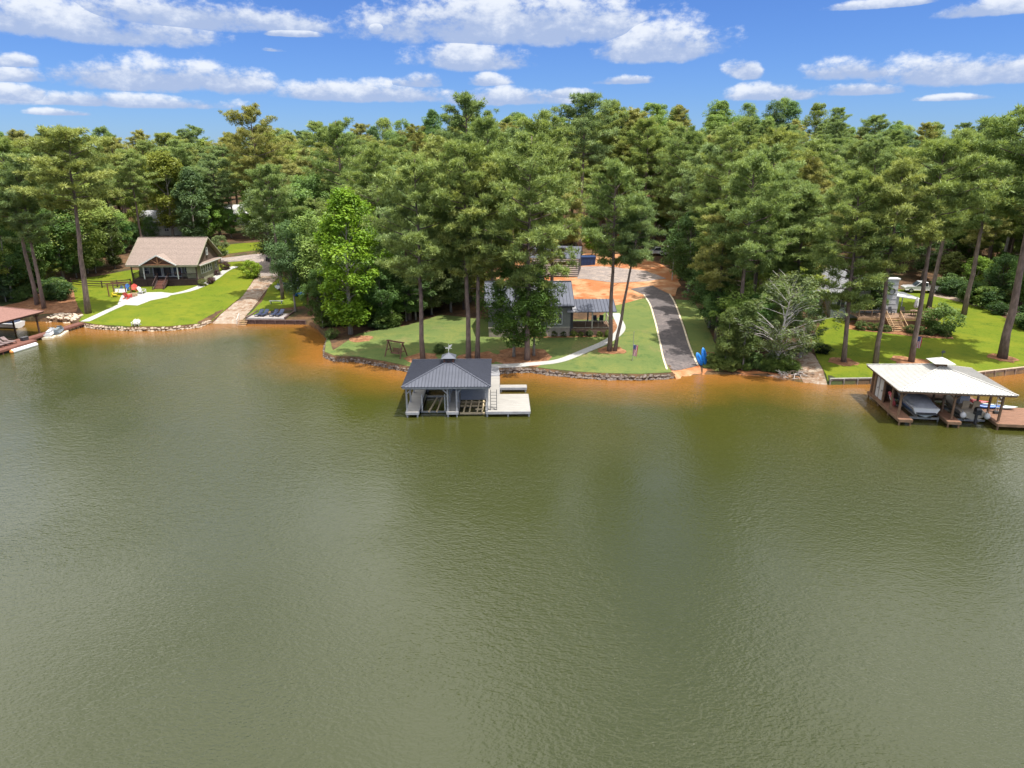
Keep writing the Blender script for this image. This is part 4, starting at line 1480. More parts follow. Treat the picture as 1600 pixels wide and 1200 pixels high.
    # things on the open deck
    sl = place('swim_ladder', 'white swim ladder standing at the corner of the brown deck', 'ladder', 9.95, 3.1, z)
    for x in (-.26, .26):
        MB().tube([(x, 0, -.6), (x, .1, 2.1), (x, .32, 2.3), (x, .5, 2.1)], .032, 6).build('rail', white_paint, sl)
    for i in range(6):
        MB().bx(-.26, .26, -.02 + .015 * i, .12 + .015 * i, .1 + i * .32, .15 + i * .32).build('step', white_paint, sl)
    def kayak(label, x, y, zz, rz, col, L=3.0, w=.36, name='kayak', tilt=0.0, cat='kayak'):
        kk = place(name, label, cat, x, y, zz, rz)
        rg = []
        for i in range(13):
            s = i / 12
            f = max(.04, math.sin(math.pi * s) ** .6)
            ww = w * f
            up = .18 * abs(2 * s - 1) ** 2.5
            rg.append([(ww * math.cos(a), L * (s - .5), .17 * f * math.sin(a) + up + .17) for a in [2 * math.pi * j / 10 for j in range(10)]])
        h = MB().loft(rg).build('hull', mat('hull_' + name + str(round(col[2], 2)) + str(round(col[0], 2)), col, .4, .08, 1, spec=.5), kk, smooth=True)
        rg = []
        for i in range(13):
            a = 2 * math.pi * i / 12
            rg.append([((.2 + .025 * math.cos(c2)) * math.cos(a), (.42 + .025 * math.cos(c2)) * math.sin(a), .345 + .025 * math.sin(c2)) for c2 in (0, 1.57, 3.14, 4.71)])
        MB().loft(rg, cap=False).build('cockpit_rim', dark_metal, kk)
        return kk
    kayak('pale grey-green kayak lying on the far edge of the brown deck', 10.6, 4.35, z, R(75), (.42, .48, .45))
    kayak('blue kayak on the brown deck behind the white ladder', 9.3, 4.2, z, R(82), (.05, .14, .42), 2.6, .34)
    kayak('red kayak stored beyond the outboard boat', 8.95, 5.6, z, R(70), (.50, .07, .08), 2.4, .33)
    cl = place('cooler', 'small dark bag on the brown deck beside the white ladder', 'bag', 9.55, 2.75, z)
    MB().bx(-.22, .22, -.15, .15, 0, .28).build('bag_body', mat('dark_canvas', (.05, .05, .05), .9, .2, 4), cl, bevel=.04)
    MB().tube([(-.15, 0, .27), (-.08, 0, .42), (.08, 0, .42), (.15, 0, .27)], .02, 5).build('bag_strap', dark_metal, cl)
    return t, kayak


BH_RIGHT, make_kayak = white_boathouse()


# ---- brown-roofed boathouse cut by the left edge
def brown_boathouse():
    z = .6
    a = plane_pt(57, 531, z)          # outer deck corner at the right
    b = plane_pt(0, 548, z)
    c = plane_pt(70, 521, z)
    yaw = math.atan2(a.y - b.y, a.x - b.x)
    t = thing('boathouse', 'brown boathouse with red-brown hip roof cut by the left edge', 'boathouse', (a.x, a.y, 0), yaw)
    W = 15.0
    deck(t, -W, 0, 0, 2.9, z, deck_dark, deck_dark, 'x', 2.4)
    deck(t, -W, -11, 3.0, 11.5, z, deck_dark, deck_dark, 'x', 2.6)
    deck(t, -7.2, -6.2, 3.0, 11.5, z, deck_dark, deck_dark, 'x', 2.6)
    ze = 3.1
    rc = plane_pt(69, 486, ze)
    rl = Matrix.LocRotScale(t.location, t.rotation_euler, None).inverted() @ rc
    rx, ry = rl.x, rl.y
    print('left roof corner local', rl, math.degrees(yaw))
    x1 = rx - .6
    for x in (x1 - .3, -3.6, -6.7, -10.8, -14.4):
        for y in (ry + .6, ry + 4.6, ry + 8.6):
            post(t, x, y, -3.5, ze - .12, .17, mat('dark_brown_post', (.085, .045, .032), .8, .2, 3), ((1, 0), (-1, 0)) if y < ry + 1 else ())
    bm = MB()
    for y in (ry + .6, ry + 4.6, ry + 8.6):
        bm.bx(-14.6, x1 - .1, y - .07, y + .07, ze - .38, ze - .225)
    bm.build('beam', mat('dark_brown_post', (.085, .045, .032)), t)
    hip_roof(t, rx - 16, rx, ry, ry + 9.5, ze, 4.9, 5.6, roof_red, mat('dark_brown_post', (.085, .045, .032)), ribs=False, ridge_axis='x')
    # shingle courses
    return t, yaw


BH_LEFT, BL_YAW = brown_boathouse()


def lounge(parent_loc, rz, label, material, group, name='lounge_chair', frame=None):
    t = thing(name, label, 'lounge chair', parent_loc, rz, group)
    frame = frame or dark_metal
    MB().bx(-.32, .32, -.75, .45, .30, .36).build('seat', material, t)
    MB().beam((0, .45, .34), (0, 1.05, .82), .64, .06).build('backrest', material, t)
    for x in (-.28, .28):
        for y in (-.68, .42):
            MB().bx(x - .03, x + .03, y - .03, y + .03, .0, .305).build('leg', frame, t)
        MB().beam((x, .45, .28), (x, .95, .02), .045).build('back_leg', frame, t)
    for x in (-.36, .36):
        MB().bx(x - .035, x + .035, -.2, .5, .50, .54).build('armrest', frame, t)
    return t


def left_dock_things():
    Ml = Matrix.LocRotScale(BH_LEFT.location, BH_LEFT.rotation_euler, None)
    z = .605
    wood = mat('grey_brown_slats', (.17, .125, .12), .75, .2, 3)
    pos = ['rightmost', 'middle', 'leftmost']
    for i in range(3):
        p = Ml @ Vector((-2.3 - i * .86, 1.75, z))
        lounge(p, BL_YAW, f'{pos[i]} of three grey-brown lounge chairs on the dark dock', wood, 'lounge chairs on the dark dock', frame=mat('dark_brown_post', (.085, .045, .032)))
    # long fender float along the dock edge
    f = thing('dock_float', 'long white float with an orange end lying along the dark dock', 'float', Ml @ Vector((-2.3, -.34, .12)), BL_YAW)
    MB().tube([(-1.9, 0, 0), (-1.8, 0, 0), (1.7, 0, 0), (1.88, 0, 0), (1.95, 0, 0)], [.27, .3, .3, .22, .06], 14).build('tube', mat('white_vinyl', (.64, .64, .66), .45, .06, 1), f, smooth=True)
    MB().tube([(-2.14, 0, 0), (-2.08, 0, 0), (-1.915, 0, 0)], [.08, .2, .29], 14).build('orange_cap', mat('orange_vinyl', (.60, .22, .06), .5, .1, 2), f, smooth=True)
    # bucket and box near the edge
    bx = thing('storage_box', 'small black storage box at the corner of the dark dock', 'box', Ml @ Vector((-.5, 1.3, z)), BL_YAW)
    MB().bx(-.45, .45, -.25, .25, 0, .38).build('body', dark_metal, bx, bevel=.03)
    MB().bx(-.47, .47, -.27, .27, .384, .45).build('lid', mat('dark_grey_lid', (.07, .07, .075), .6, .1, 2), bx)
    # drive-on floats and two watercraft
    for i, (px, py, col, cov, lab) in enumerate(((81, 523, (.50, .50, .50), (.42, .43, .45), 'grey and white jet ski on the float nearest the dark dock'),
                                                 (93, 520, (.08, .10, .12), (.16, .19, .20), 'dark grey jet ski on the outer float beside the walkway'))):
        p = plane_pt(px, py, .25)
        p.z = 0
        rz = BL_YAW - R(65)
        fl = thing('drive_on_float', ('inner' if i == 0 else 'outer') + ' cream drive-on float under a jet ski', 'float', p, rz, 'drive-on floats')
        rg = []
        for y, w in ((-1.75, .62), (-1.6, .72), (1.3, .72), (1.75, .35)):
            rg.append([(-w, y, -.1), (-w, y, .22), (-w * .45, y, .30), (0, y, .22), (w * .45, y, .30), (w, y, .22), (w, y, -.1)])
        MB().loft(rg).build('float_body', mat('cream_plastic', (.60, .52, .38), .6, .06, 1), fl)
        j = thing('jet_ski', lab, 'jet ski', p + Vector((0, 0, .21)), rz, 'jet skis beside the dark dock')
        rg = []
        for s in range(9):
            q = s / 8
            w = .52 * (1 - max(0, (q - .5) / .5) ** 2 * .92)
            y = -1.45 + 2.9 * q
            rg.append([(0, y, .02 + .22 * max(0, q - .6)), (w * .8, y, .16 + .16 * q * q), (w, y, .36 + .12 * q * q), (w * .6, y, .48 + .14 * q), (-w * .6, y, .48 + .14 * q), (-w, y, .36 + .12 * q * q), (-w * .8, y, .16 + .16 * q * q)])
        MB().loft(rg).build('hull', mat(f'jetski_hull_{i}', col, .3, .1, 1, spec=.6), j)
        MB().loft([[(a * w, y, zz) for a, zz in ((-1, .5), (-.85, h), (.85, h), (1, .5))] for y, w, h in ((-1.25, .24, .78), (-.6, .26, .80), (-.1, .22, .86), (.2, .2, .80))]).build('seat', mat(f'jetski_seat_{i}', cov, .7, .15, 3), j)
        MB().loft([[(a * w, y, zz) for a, zz in ((-1, .52), (-.6, h), (.6, h), (1, .52))] for y, w, h in ((.15, .34, .95), (.5, .34, .98), (1.2, .16, .68))]).build('cowl', mat(f'jetski_hull_{i}', col), j)
        MB().tube([(-.4, .12, 1.02), (0, .25, .98), (.4, .12, 1.02)], .03, 6).build('handlebar', dark_metal, j)
    # walkway to the bank
    a = Ml @ Vector((.15, 1.9, z))
    b = G(128, 506)
    b = Vector((b.x, b.y, max(.55, b.z) + .05))
    w = thing('walkway', 'narrow brown walkway from the dark dock to the left lawn', 'walkway', (a.x, a.y, 0), math.atan2(b.y - a.y, b.x - a.x))
    L = (Vector((b.x, b.y)) - Vector((a.x, a.y))).length
    planks(w, 0, L, -.55, .55, z, deck_dark, 'y', .2)
    MB().bx(0, L, -.62, -.56, z - .24, z - .012).build('rim_joist', deck_dark, w)
    MB().bx(0, L, .56, .62, z - .24, z - .012).build('rim_joist', deck_dark, w)
    for i in range(5):
        for s in (-.45, .45):
            MB().cyl(.5 + (L - 1.2) * i / 4, s, -3, z - .05, .07, n=8).build('pile', deck_dark, w)
    # pontoon boat nose showing behind the roof corner
    p = plane_pt(60, 500, .4)
    b = thing('pontoon_boat', 'grey and white boat partly hidden under the brown boathouse roof', 'boat', (p.x - .6, p.y - 3.2, -.12), BL_YAW + R(4))
    boat_hull(b, 5.6, 2.2, .9, mat('white_gelcoat', (.62, .62, .62)))
    MB().bx(-.8, .8, .4, 3.2, .92, 1.3).build('cover', mat('navy_cover', (.06, .08, .14), .8, .2, 2), b, bevel=.08)
    MB().beam((0, 3.4, 1.25), (0, 3.05, 1.7), 1.5, .03).build('windscreen', glass_dark, b)


left_dock_things()
# ------------------------------------------------------------------ houses
olive = mat('olive_siding', (.27, .26, .18), .8, .10, 1.5, bump=.15)
brown_shake = mat('brown_shake', (.115, .080, .062), .85, .15, 4, bump=.3)
shingle = mat('brown_shingles', (.235, .185, .155), .9, .16, 6, bump=.35, color2=(.26, .20, .17))
white_trim = mat('white_trim', (.60, .60, .58), .5, .05, 2)
timber_red = mat('stained_timber', (.15, .068, .040), .7, .2, 3)
porch_dark = mat('dark_porch_timber', (.065, .038, .034), .75, .2, 3)
stair_red = mat('red_brown_steps', (.175, .075, .052), .75, .15, 3)
grey_siding = mat('grey_green_siding', (.22, .22, .19), .8, .08, 1.5, bump=.15)
tan_board = mat('tan_skirting', (.36, .30, .24), .8, .12, 2)
cream = mat('cream_trim', (.42, .38, .30), .7, .08, 2)
white_siding = mat('white_siding', (.44, .44, .44), .7, .07, 1.5)
pale_roof = mat('pale_grey_shingles', (.30, .30, .32), .85, .12, 4, bump=.3)
new_wood = mat('new_treated_timber', (.34, .215, .115), .8, .2, 3)
deck_wood = mat('brown_deck_timber', (.22, .14, .09), .8, .2, 3)


def window(parent, M, w, h, mullions=1, rails=1, frame_mat=None, glass=None, fw=.09):
    """Window in the local xz plane of M facing its -y: glass recessed, frame and bars proud."""
    fm = frame_mat or white_trim
    f = MB()
    for cx, cz, sx, sz in ((0, h - fw / 2, w, fw), (0, fw / 2, w, fw), (-w / 2 + fw / 2, h / 2, fw, h - 2 * fw), (w / 2 - fw / 2, h / 2, fw, h - 2 * fw)):
        f.box(cx, -.05, cz, sx, .10, sz, M=M)
    o = f.build('window', fm, parent)
    MB().box(0, -.012, h / 2, w - 2 * fw - .004, .03, h - 2 * fw - .004, M=M).build('pane', glass or glass_dark, o)
    b = MB()
    for i in range(mullions):
        b.box(-w / 2 + w * (i + 1) / (mullions + 1), -.045, h / 2, .05, .05, h - 2 * fw - .01, M=M)
    for i in range(rails):
        z = h * (i + 1) / (rails + 1)
        b.box(0, -.042, z, w - 2 * fw - .01, .05, .05, M=M)
    if b.v:
        b.build('glazing_bar', fm, o)
    return o


def front(x, y, z): return Matrix.Translation((x, y, z))
def right(x, y, z): return Matrix.Translation((x, y, z)) @ Matrix.Rotation(math.pi / 2, 4, 'Z')


def railing(parent, a, b, h, material, post_w=.10, baluster=.14, name='railing', posts=True, bal_mat=None):
    a, b = Vector(a), Vector(b)
    m = MB()
    up = Vector((0, 0, h))
    m.beam(a + up, b + up, .09, .06)
    m.beam(a + Vector((0, 0, .12)), b + Vector((0, 0, .12)), .05, .05)
    L = (b - a).length
    n = max(1, int(L / baluster))
    o = m.build(name, material, parent)
    bl = MB()
    for i in range(1, n):
        p = a.lerp(b, i / n)
        bl.beam(p + Vector((0, 0, .1)), p + up, .028)
    q = bl.build('balusters', bal_mat or material, o)
    q['kind'] = 'stuff'
    if posts:
        k = max(1, int(round(L / 2.2)))
        for i in range(k + 1):
            p = a.lerp(b, i / k)
            MB().beam(p, p + up + Vector((0, 0, .1)), post_w).build('rail_post', material, o)
    return o


def stairs(parent, x, y, z1, z0, w, material, rail_mat, n=None, run=.30):
    """Flight from (x, y, z1) down towards -y to z0."""
    n = n or max(2, int((z1 - z0) / .19))
    rise = (z1 - z0) / n
    st = MB()
    for s in (-1, 1):
        st.beam((x + s * (w / 2 - .03), y, z1 - .16), (x + s * (w / 2 - .03), y - run * n, z0 + .02), .06, .28)
    st.build('stringer', rail_mat, parent)
    for i in range(n):
        zz = z1 - rise * (i + 1) + .02
        MB().bx(x - w / 2, x + w / 2, y - run * (i + 1) - .02, y - run * i + .01, zz - .05, zz).build('stair_tread', material, parent)
        if material is stair_red:
            MB().bx(x - w / 2 + .07, x + w / 2 - .07, y - run * i - .012, y - run * i + .004, zz + .005, zz + rise - .055).build('stair_riser', material, parent)
    for s in (-1, 1):
        px = x + s * (w / 2 + .03)
        railing(parent, (px, y, z1), (px, y - run * n + .1, z0 + .1), .92, rail_mat, baluster=.5, name='stair_railing', posts=True)


def gable_wall(parent, x, y0, y1, z0, zp, th, material, name='gable_wall'):
    """Triangular wall in the plane x, between y0 and y1, up to zp at the middle."""
    ym = (y0 + y1) / 2
    MB().add([(x, y0, z0), (x, y1, z0), (x, ym, zp), (x - th, y0, z0), (x - th, y1, z0), (x - th, ym, zp)],
             [(0, 1, 2), (5, 4, 3), (0, 3, 4, 1), (1, 4, 5, 2), (2, 5, 3, 0)]).build(name, material, parent)


def roof_slab(parent, pts, th, material, name='roof', courses=0, seams=0.0):
    o = MB().slab(pts, th).build(name, material, parent)
    a, b, c, d = [Vector(p) for p in pts]            # eave left, eave right, ridge right, ridge left
    nrm = (b - a).cross(d - a).normalized()
    if nrm.z < 0: nrm = -nrm
    m = MB()
    if courses:
        for i in range(courses):
            t = i / courses
            p, q = a.lerp(d, t), b.lerp(c, t)
            m.beam(p + nrm * .008, q + nrm * .008, .05, .02)
    if seams:
        n = int((b - a).length / seams)
        for i in range(n + 1):
            t = i / n
            m.beam(a.lerp(b, t) + nrm * .025, d.lerp(c, t) + nrm * .025, .045, .06)
    if m.v:
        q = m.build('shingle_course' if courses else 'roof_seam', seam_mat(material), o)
        q['kind'] = 'stuff'
    return o


# ---- brown-roofed house on the left
def left_house():
    p = G(209, 449)
    t = thing('lake_house', 'olive lake house with big brown shingle roof and timber gable over the left lawn', 'house', (p.x, p.y, p.z - .1), R(1.5))
    W, D = 11.3, 10.0
    fl = 1.5
    ew = 3.95
    # body behind the porch
    MB().bx(.1, W - .1, 2.6, D, -.6, ew).build('wall', olive, t)
    MB().bx(W - 1.9, W - .1, .35, 2.598, -.6, ew).build('side_room', olive, t)
    # porch floor and skirting
    MB().bx(0, W, 0, 2.58, fl - .25, fl).build('porch_floor', porch_dark, t)
    MB().bx(.1, W - .1, .12, .2, -.6, fl - .252).build('porch_skirt', porch_dark, t)
    for i in range(6):
        x = .08 + (W - .16) * i / 5
        MB().bx(x - .09, x + .09, .0, .115, -.6, fl - .255).build('pier', porch_dark, t)
    # roof: front plane, back plane
    zr, yr = 8.1, 5.4
    ov = .45
    y0 = -.55
    sl = (zr - 4.05) / (yr - y0)
    roof_slab(t, [(-ov, y0, 4.05), (W + ov, y0, 4.05), (W + ov, yr, zr), (-ov, yr, zr)], .14, shingle, courses=22)
    roof_slab(t, [(-ov, yr + .003, zr), (W + ov, yr + .003, zr), (W + ov, D + .8, zr - sl * (D + .8 - yr)), (-ov, D + .8, zr - sl * (D + .8 - yr))], .14, shingle, name='roof')
    MB().bx(-ov, W + ov, yr - .12, yr + .12, zr - .03, zr + .04).build('ridge_cap', shingle, t)
    for x in (.1, W - .1 + .0):
        gable_wall(t, x if x > 1 else x + .12, 0.0, 10.6, ew + .05, zr - .28, .12, brown_shake)
    # rakes and front fascia
    f = MB()
    for x in (-ov - .03, W + ov + .03):
        f.beam((x, y0, 3.98), (x, yr, zr - .07), .05, .2)
        f.beam((x, yr, zr - .07), (x, D + .8, zr - sl * (D + .8 - yr) - .07), .05, .2)
    f.build('rake_board', olive, t)
    MB().bx(-ov, W + ov, y0 - .05, y0 - .003, 3.78, 3.98).build('fascia', olive, t)
    MB().bx(.0, W, -.02, .2, 3.55, 3.9).build('porch_beam', olive, t)
    # pent eave along the right gable end
    MB().slab([(W - .1, .2, 4.02), (W + .55, .2, 3.82), (W + .55, D + .2, 3.82), (W - .1, D + .2, 4.02)], .08).build('pent_roof', shingle, t)
    MB().bx(W + .55, W + .60, .2, D + .2, 3.70, 3.86).build('pent_fascia', white_trim, t)
    # the projecting front gable with its truss
    gx, gw, gz0, gz1 = 5.1, 3.15, 4.12, 5.75
    yb = 2.4
    fr = -.75
    for s in (-1, 1):
        MB().add([(gx + s * gw, fr, gz0 - .05), (gx, fr, gz1), (gx, yb, gz1 + .0), (gx + s * gw, yb - 2.3, gz0 - .05),
                  (gx + s * gw, fr, gz0 - .15), (gx, fr, gz1 - .10), (gx, yb, gz1 - .1), (gx + s * gw, yb - 2.3, gz0 - .15)],
                 [(0, 1, 2, 3), (7, 6, 5, 4), (0, 4, 5, 1), (3, 2, 6, 7), (0, 3, 7, 4), (1, 5, 6, 2)]).build('gable_roof', shingle, t)
        MB().beam((gx + s * (gw + .03), fr - .04, gz0 - .12), (gx, fr - .04, gz1 - .05), .06, .2).build('gable_rake', white_trim, t)
    MB().add([(gx - gw + .4, fr + .35, gz0 - .12), (gx + gw - .4, fr + .35, gz0 - .12), (gx, fr + .35, gz1 - .2), (gx - gw + .4, fr + .43, gz0 - .12), (gx + gw - .4, fr + .43, gz0 - .12), (gx, fr + .43, gz1 - .2)],
             [(0, 1, 2), (5, 4, 3), (0, 3, 4, 1), (1, 4, 5, 2), (2, 5, 3, 0)]).build('pediment', timber_red, t)
    tr = MB()
    tr.beam((gx - gw + .3, fr + .1, gz0 - .02), (gx + gw - .3, fr + .1, gz0 - .02), .16, .18)
    tr.beam((gx, fr + .1, gz0), (gx, fr + .1, gz1 - .25), .15)
    for s in (-1, 1):
        tr.beam((gx, fr + .1, gz0 + .1), (gx + s * 1.1, fr + .1, gz0 + .85), .12)
    tr.build('truss', mat('gable_truss_timber', (.24, .12, .06), .7, .2, 3), t)
    # front wall openings
    for i in range(3):
        window(t, front(3.3 + i * 1.75, 2.595, fl), 1.62, 2.1, 0, 0, fw=.14)
    window(t, front(8.6, 2.595, fl + .5), 1.0, 1.3, 0, 1)
    window(t, front(1.4, 2.595, fl + .5), 1.1, 1.3, 0, 1)
    # side windows
    for i in range(5):
        window(t, right(W - .095, 2.3 + i * .98, 2.05), .92, 1.45, 0, 1, fw=.13)
    window(t, right(W - .095, 8.6, 2.2), .75, 1.2, 0, 1)
    window(t, right(W + .003, 5.1, 5.0), .7, 1.35, 0, 1)
    MB().bx(W + .005, W + .06, 5.15, 5.45, 6.85, 7.25).build('vent', white_trim, t)
    # porch posts, railings, steps
    for x in (.1, 2.15, 7.95, W - .12):
        MB().bx(x - .09, x + .09, .02, .19, fl, 3.56).build('porch_post', white_trim if 1 < x < 9 else porch_dark, t)
    iron = mat('black_iron', (.02, .02, .022), .5, .2, 4)
    railing(t, (.15, .12, fl), (4.4, .12, fl), .95, porch_dark, bal_mat=iron)
    railing(t, (6.2, .12, fl), (W - .15, .12, fl), .95, porch_dark, bal_mat=iron)
    railing(t, (.08, .15, fl), (.08, 2.5, fl), .95, porch_dark, bal_mat=iron)
    stairs(t, 5.3, 0, fl, -.1, 1.75, stair_red, porch_dark)
    # hanging fern basket pair
    return t


LEFT_HOUSE = left_house()


# ---- grey metal-roofed house in the middle
def middle_house():
    p = G(892, 526)
    t = thing('lake_house', 'grey board-and-batten house with dark metal roof and open porch behind the middle trees', 'house', (p.x, p.y, p.z - .1), R(1.5))
    # local x: 0 at the corner between wall and porch; wall to the left (negative), porch to the right
    Wl, D = 10.8, 9.0
    MB().bx(-Wl, 0, 0, D, 1.35, 4.35).build('wall', grey_siding, t)
    MB().bx(-Wl + .04, -.04, .04, D - .04, -.8, 1.348).build('skirting_wall', tan_board, t)
    bt = MB()
    for i in range(int(Wl / .42)):
        bt.bx(-Wl + .1 + i * .42, -Wl + .15 + i * .42, -.028, -.002, 1.42, 4.3)
    q = bt.build('batten', grey_siding, t); q['kind'] = 'stuff'
    bt = MB()
    for i in range(int(Wl / .30)):
        bt.bx(-Wl + .1 + i * .30, -Wl + .14 + i * .30, .012, .038, -.6, 1.30)
    q = bt.build('skirting_batten', tan_board, t); q['kind'] = 'stuff'
    MB().bx(-Wl - .02, .02, -.06, -.03, 1.28, 1.45).build('band_board', cream, t)
    MB().bx(-.12, .03, -.09, -.062, -.4, 4.3).build('corner_board', mat('dark_corner', (.05, .05, .052), .7, .1, 2), t)
    for x in (-1.95, -4.6, -8.0):
        window(t, front(x, -.004, 1.75), 1.55, 1.65, 1, 1)
    # main roof, ridge along x
    ov = .45
    roof_slab(t, [(-Wl - ov, -ov, 4.28), (.35, -ov, 4.28), (.35, D / 2, 6.6), (-Wl - ov, D / 2, 6.6)], .12, roof_grey, seams=.45)
    roof_slab(t, [(-Wl - ov, D / 2 + .004, 6.6), (.35, D / 2 + .004, 6.6), (.35, D + ov, 4.28), (-Wl - ov, D + ov, 4.28)], .12, roof_grey, seams=.45)
    MB().bx(-Wl - ov, .35, D / 2 - .15, D / 2 + .15, 6.6, 6.66).build('ridge_cap', roof_grey, t)
    gable_wall(t, -.0, -.1, D + .1, 4.34, 6.42, .12, grey_siding)
    gable_wall(t, -Wl + .12, -.1, D + .1, 4.34, 6.42, .12, grey_siding)
    MB().bx(-Wl - ov, .3, -ov - .04, -ov - .003, 4.08, 4.24).build('fascia', mat('dark_corner', (.05, .05, .052)), t)
    # cross gable facing left rear
    roof_slab(t, [(-7.2, 2.2, 5.9), (-7.2, 12.5, 5.9), (-5.0, 12.5, 7.7), (-5.0, 2.6, 7.7)][::1], .12, roof_grey, name='cross_roof', seams=.45)
    roof_slab(t, [(-2.8, 12.5, 5.9), (-2.8, 2.2, 5.9), (-5.0, 2.6, 7.7), (-5.0, 12.5, 7.7)], .12, roof_grey, name='cross_roof', seams=.45)
    MB().add([(-7.0, 2.45, 5.3), (-3.0, 2.45, 5.3), (-3.0, 2.45, 5.85), (-5, 2.7, 7.55), (-7.0, 2.45, 5.85), (-7.0, 2.6, 5.3), (-3.0, 2.6, 5.3), (-3.0, 2.6, 5.85), (-5, 2.85, 7.55), (-7.0, 2.6, 5.85)],
             [(0, 1, 2, 3, 4), (9, 8, 7, 6, 5), (0, 5, 6, 1), (1, 6, 7, 2), (4, 9, 5, 0)]).build('gable_wall', white_siding, t)
    # porch
    pw, pd, pf = 5.4, 4.6, 1.15
    MB().bx(.035, pw, .1, pd, pf - .2, pf).build('porch_floor', deck_wood, t)
    for i in range(6):
        z = .02 + i * .155
        MB().bx(.035, pw, .02, .07, z, z + .14).build('porch_board', mat('brown_porch_boards', (.155, .095, .070), .8, .2, 3), t)
    MB().bx(.3, pw - .1, .12, .2, -.7, .94).build('porch_skirt', porch_dark, t)
    for x in (.15, 2.75, pw - .1):
        MB().bx(x - .09, x + .09, .10, .28, pf, 3.3).build('porch_post', cream if 1 < x < 4 else mat('dark_corner', (.05, .05, .052)), t)
        MB().bx(x - .09, x + .09, pd - .28, pd - .10, pf, 3.3).build('porch_post', cream, t)
    MB().bx(.0, pw, .09, .29, 3.3, 3.5).build('porch_beam', cream, t)
    MB().bx(.0, pw, pd - .29, pd - .09, 3.3, 3.5).build('porch_beam', cream, t)
    railing(t, (.2, .18, pf), (pw - .15, .18, pf), 1.0, cream, baluster=1.3)
    railing(t, (pw - .1, .25, pf), (pw - .1, pd - .2, pf), 1.0, cream, baluster=1.3)
    roof_slab(t, [(-.55, -.35, 3.48), (pw + .4, -.35, 3.48), (pw + .4, 2.6, 4.55), (-.55, 2.6, 4.55)], .10, roof_grey, name='porch_roof', seams=.45)
    roof_slab(t, [(-.55, 2.604, 4.55), (pw + .4, 2.604, 4.55), (pw + .4, pd + .8, 3.75), (-.55, pd + .8, 3.75)], .10, roof_grey, name='porch_roof', seams=.45)
    # shingled return between wall and porch roof
    MB().slab([(-.62, -.5, 3.5), (.85, -.5, 3.5), (.4, 1.3, 4.2), (-.35, 1.3, 4.2)], .08).build('roof_return', pale_roof, t)
    # porch furniture: two dark chairs
    return t


MID_HOUSE = middle_house()


def porch_chair(M, x, y, z, rz, label, material, name='porch_chair', cat='chair', group=None):
    p = M @ Vector((x, y, z))
    t = thing(name, label, cat, p, rz, group)
    MB().bx(-.28, .28, -.28, .28, .38, .44).build('seat', material, t)
    MB().beam((0, .27, .42), (0, .40, 1.0), .56, .05).build('backrest', material, t)
    for sx in (-.25, .25):
        for sy in (-.25, .25):
            MB().bx(sx - .03, sx + .03, sy - .03, sy + .03, 0, .385).build('leg', material, t)
        MB().bx(sx - .04, sx + .04, -.3, .3, .60, .64).build('armrest', material, t)
    return t


Mm = Matrix.LocRotScale(MID_HOUSE.location, MID_HOUSE.rotation_euler, None)
porch_chair(Mm, 3.6, 3.2, 1.155, R(10), 'left dark chair at the back of the open grey porch', dark_metal, group='chairs on the grey porch')
porch_chair(Mm, 4.4, 3.3, 1.155, R(-15), 'right dark chair at the back of the open grey porch', dark_metal, group='chairs on the grey porch')


# ---- unfinished garage with white boards
def garage():
    a, b = G(835, 434), G(903, 433)
    yaw = math.atan2(b.y - a.y, b.x - a.x)
    t = thing('garage', 'half-sided garage with white boards over dark sheathing behind the grey house', 'garage', (b.x, b.y, b.z - .1), yaw)
    L = 8.5
    MB().bx(-L, 0, 0, 7, -.4, 3.4).build('wall', mat('dark_sheathing', (.06, .05, .055), .8, .2, 2), t)
    for i in range(9):
        z = .25 + i * .36
        MB().bx(-L - .01, .01, -.05, -.003, z, z + .2).build('siding_board', white_trim, t)
    roof_slab(t, [(-L - .3, -.06, 3.42), (.3, -.06, 3.42), (.3, 3.5, 5.2), (-L - .3, 3.5, 5.2)], .1, roof_grey, seams=.5)
    roof_slab(t, [(-L - .3, 3.504, 5.2), (.3, 3.504, 5.2), (.3, 7.4, 3.35), (-L - .3, 7.4, 3.35)], .1, roof_grey, seams=.5)
    gable_wall(t, 0, 0, 7, 3.395, 5.0, .12, mat('dark_sheathing', (.06, .05, .055)))


garage()


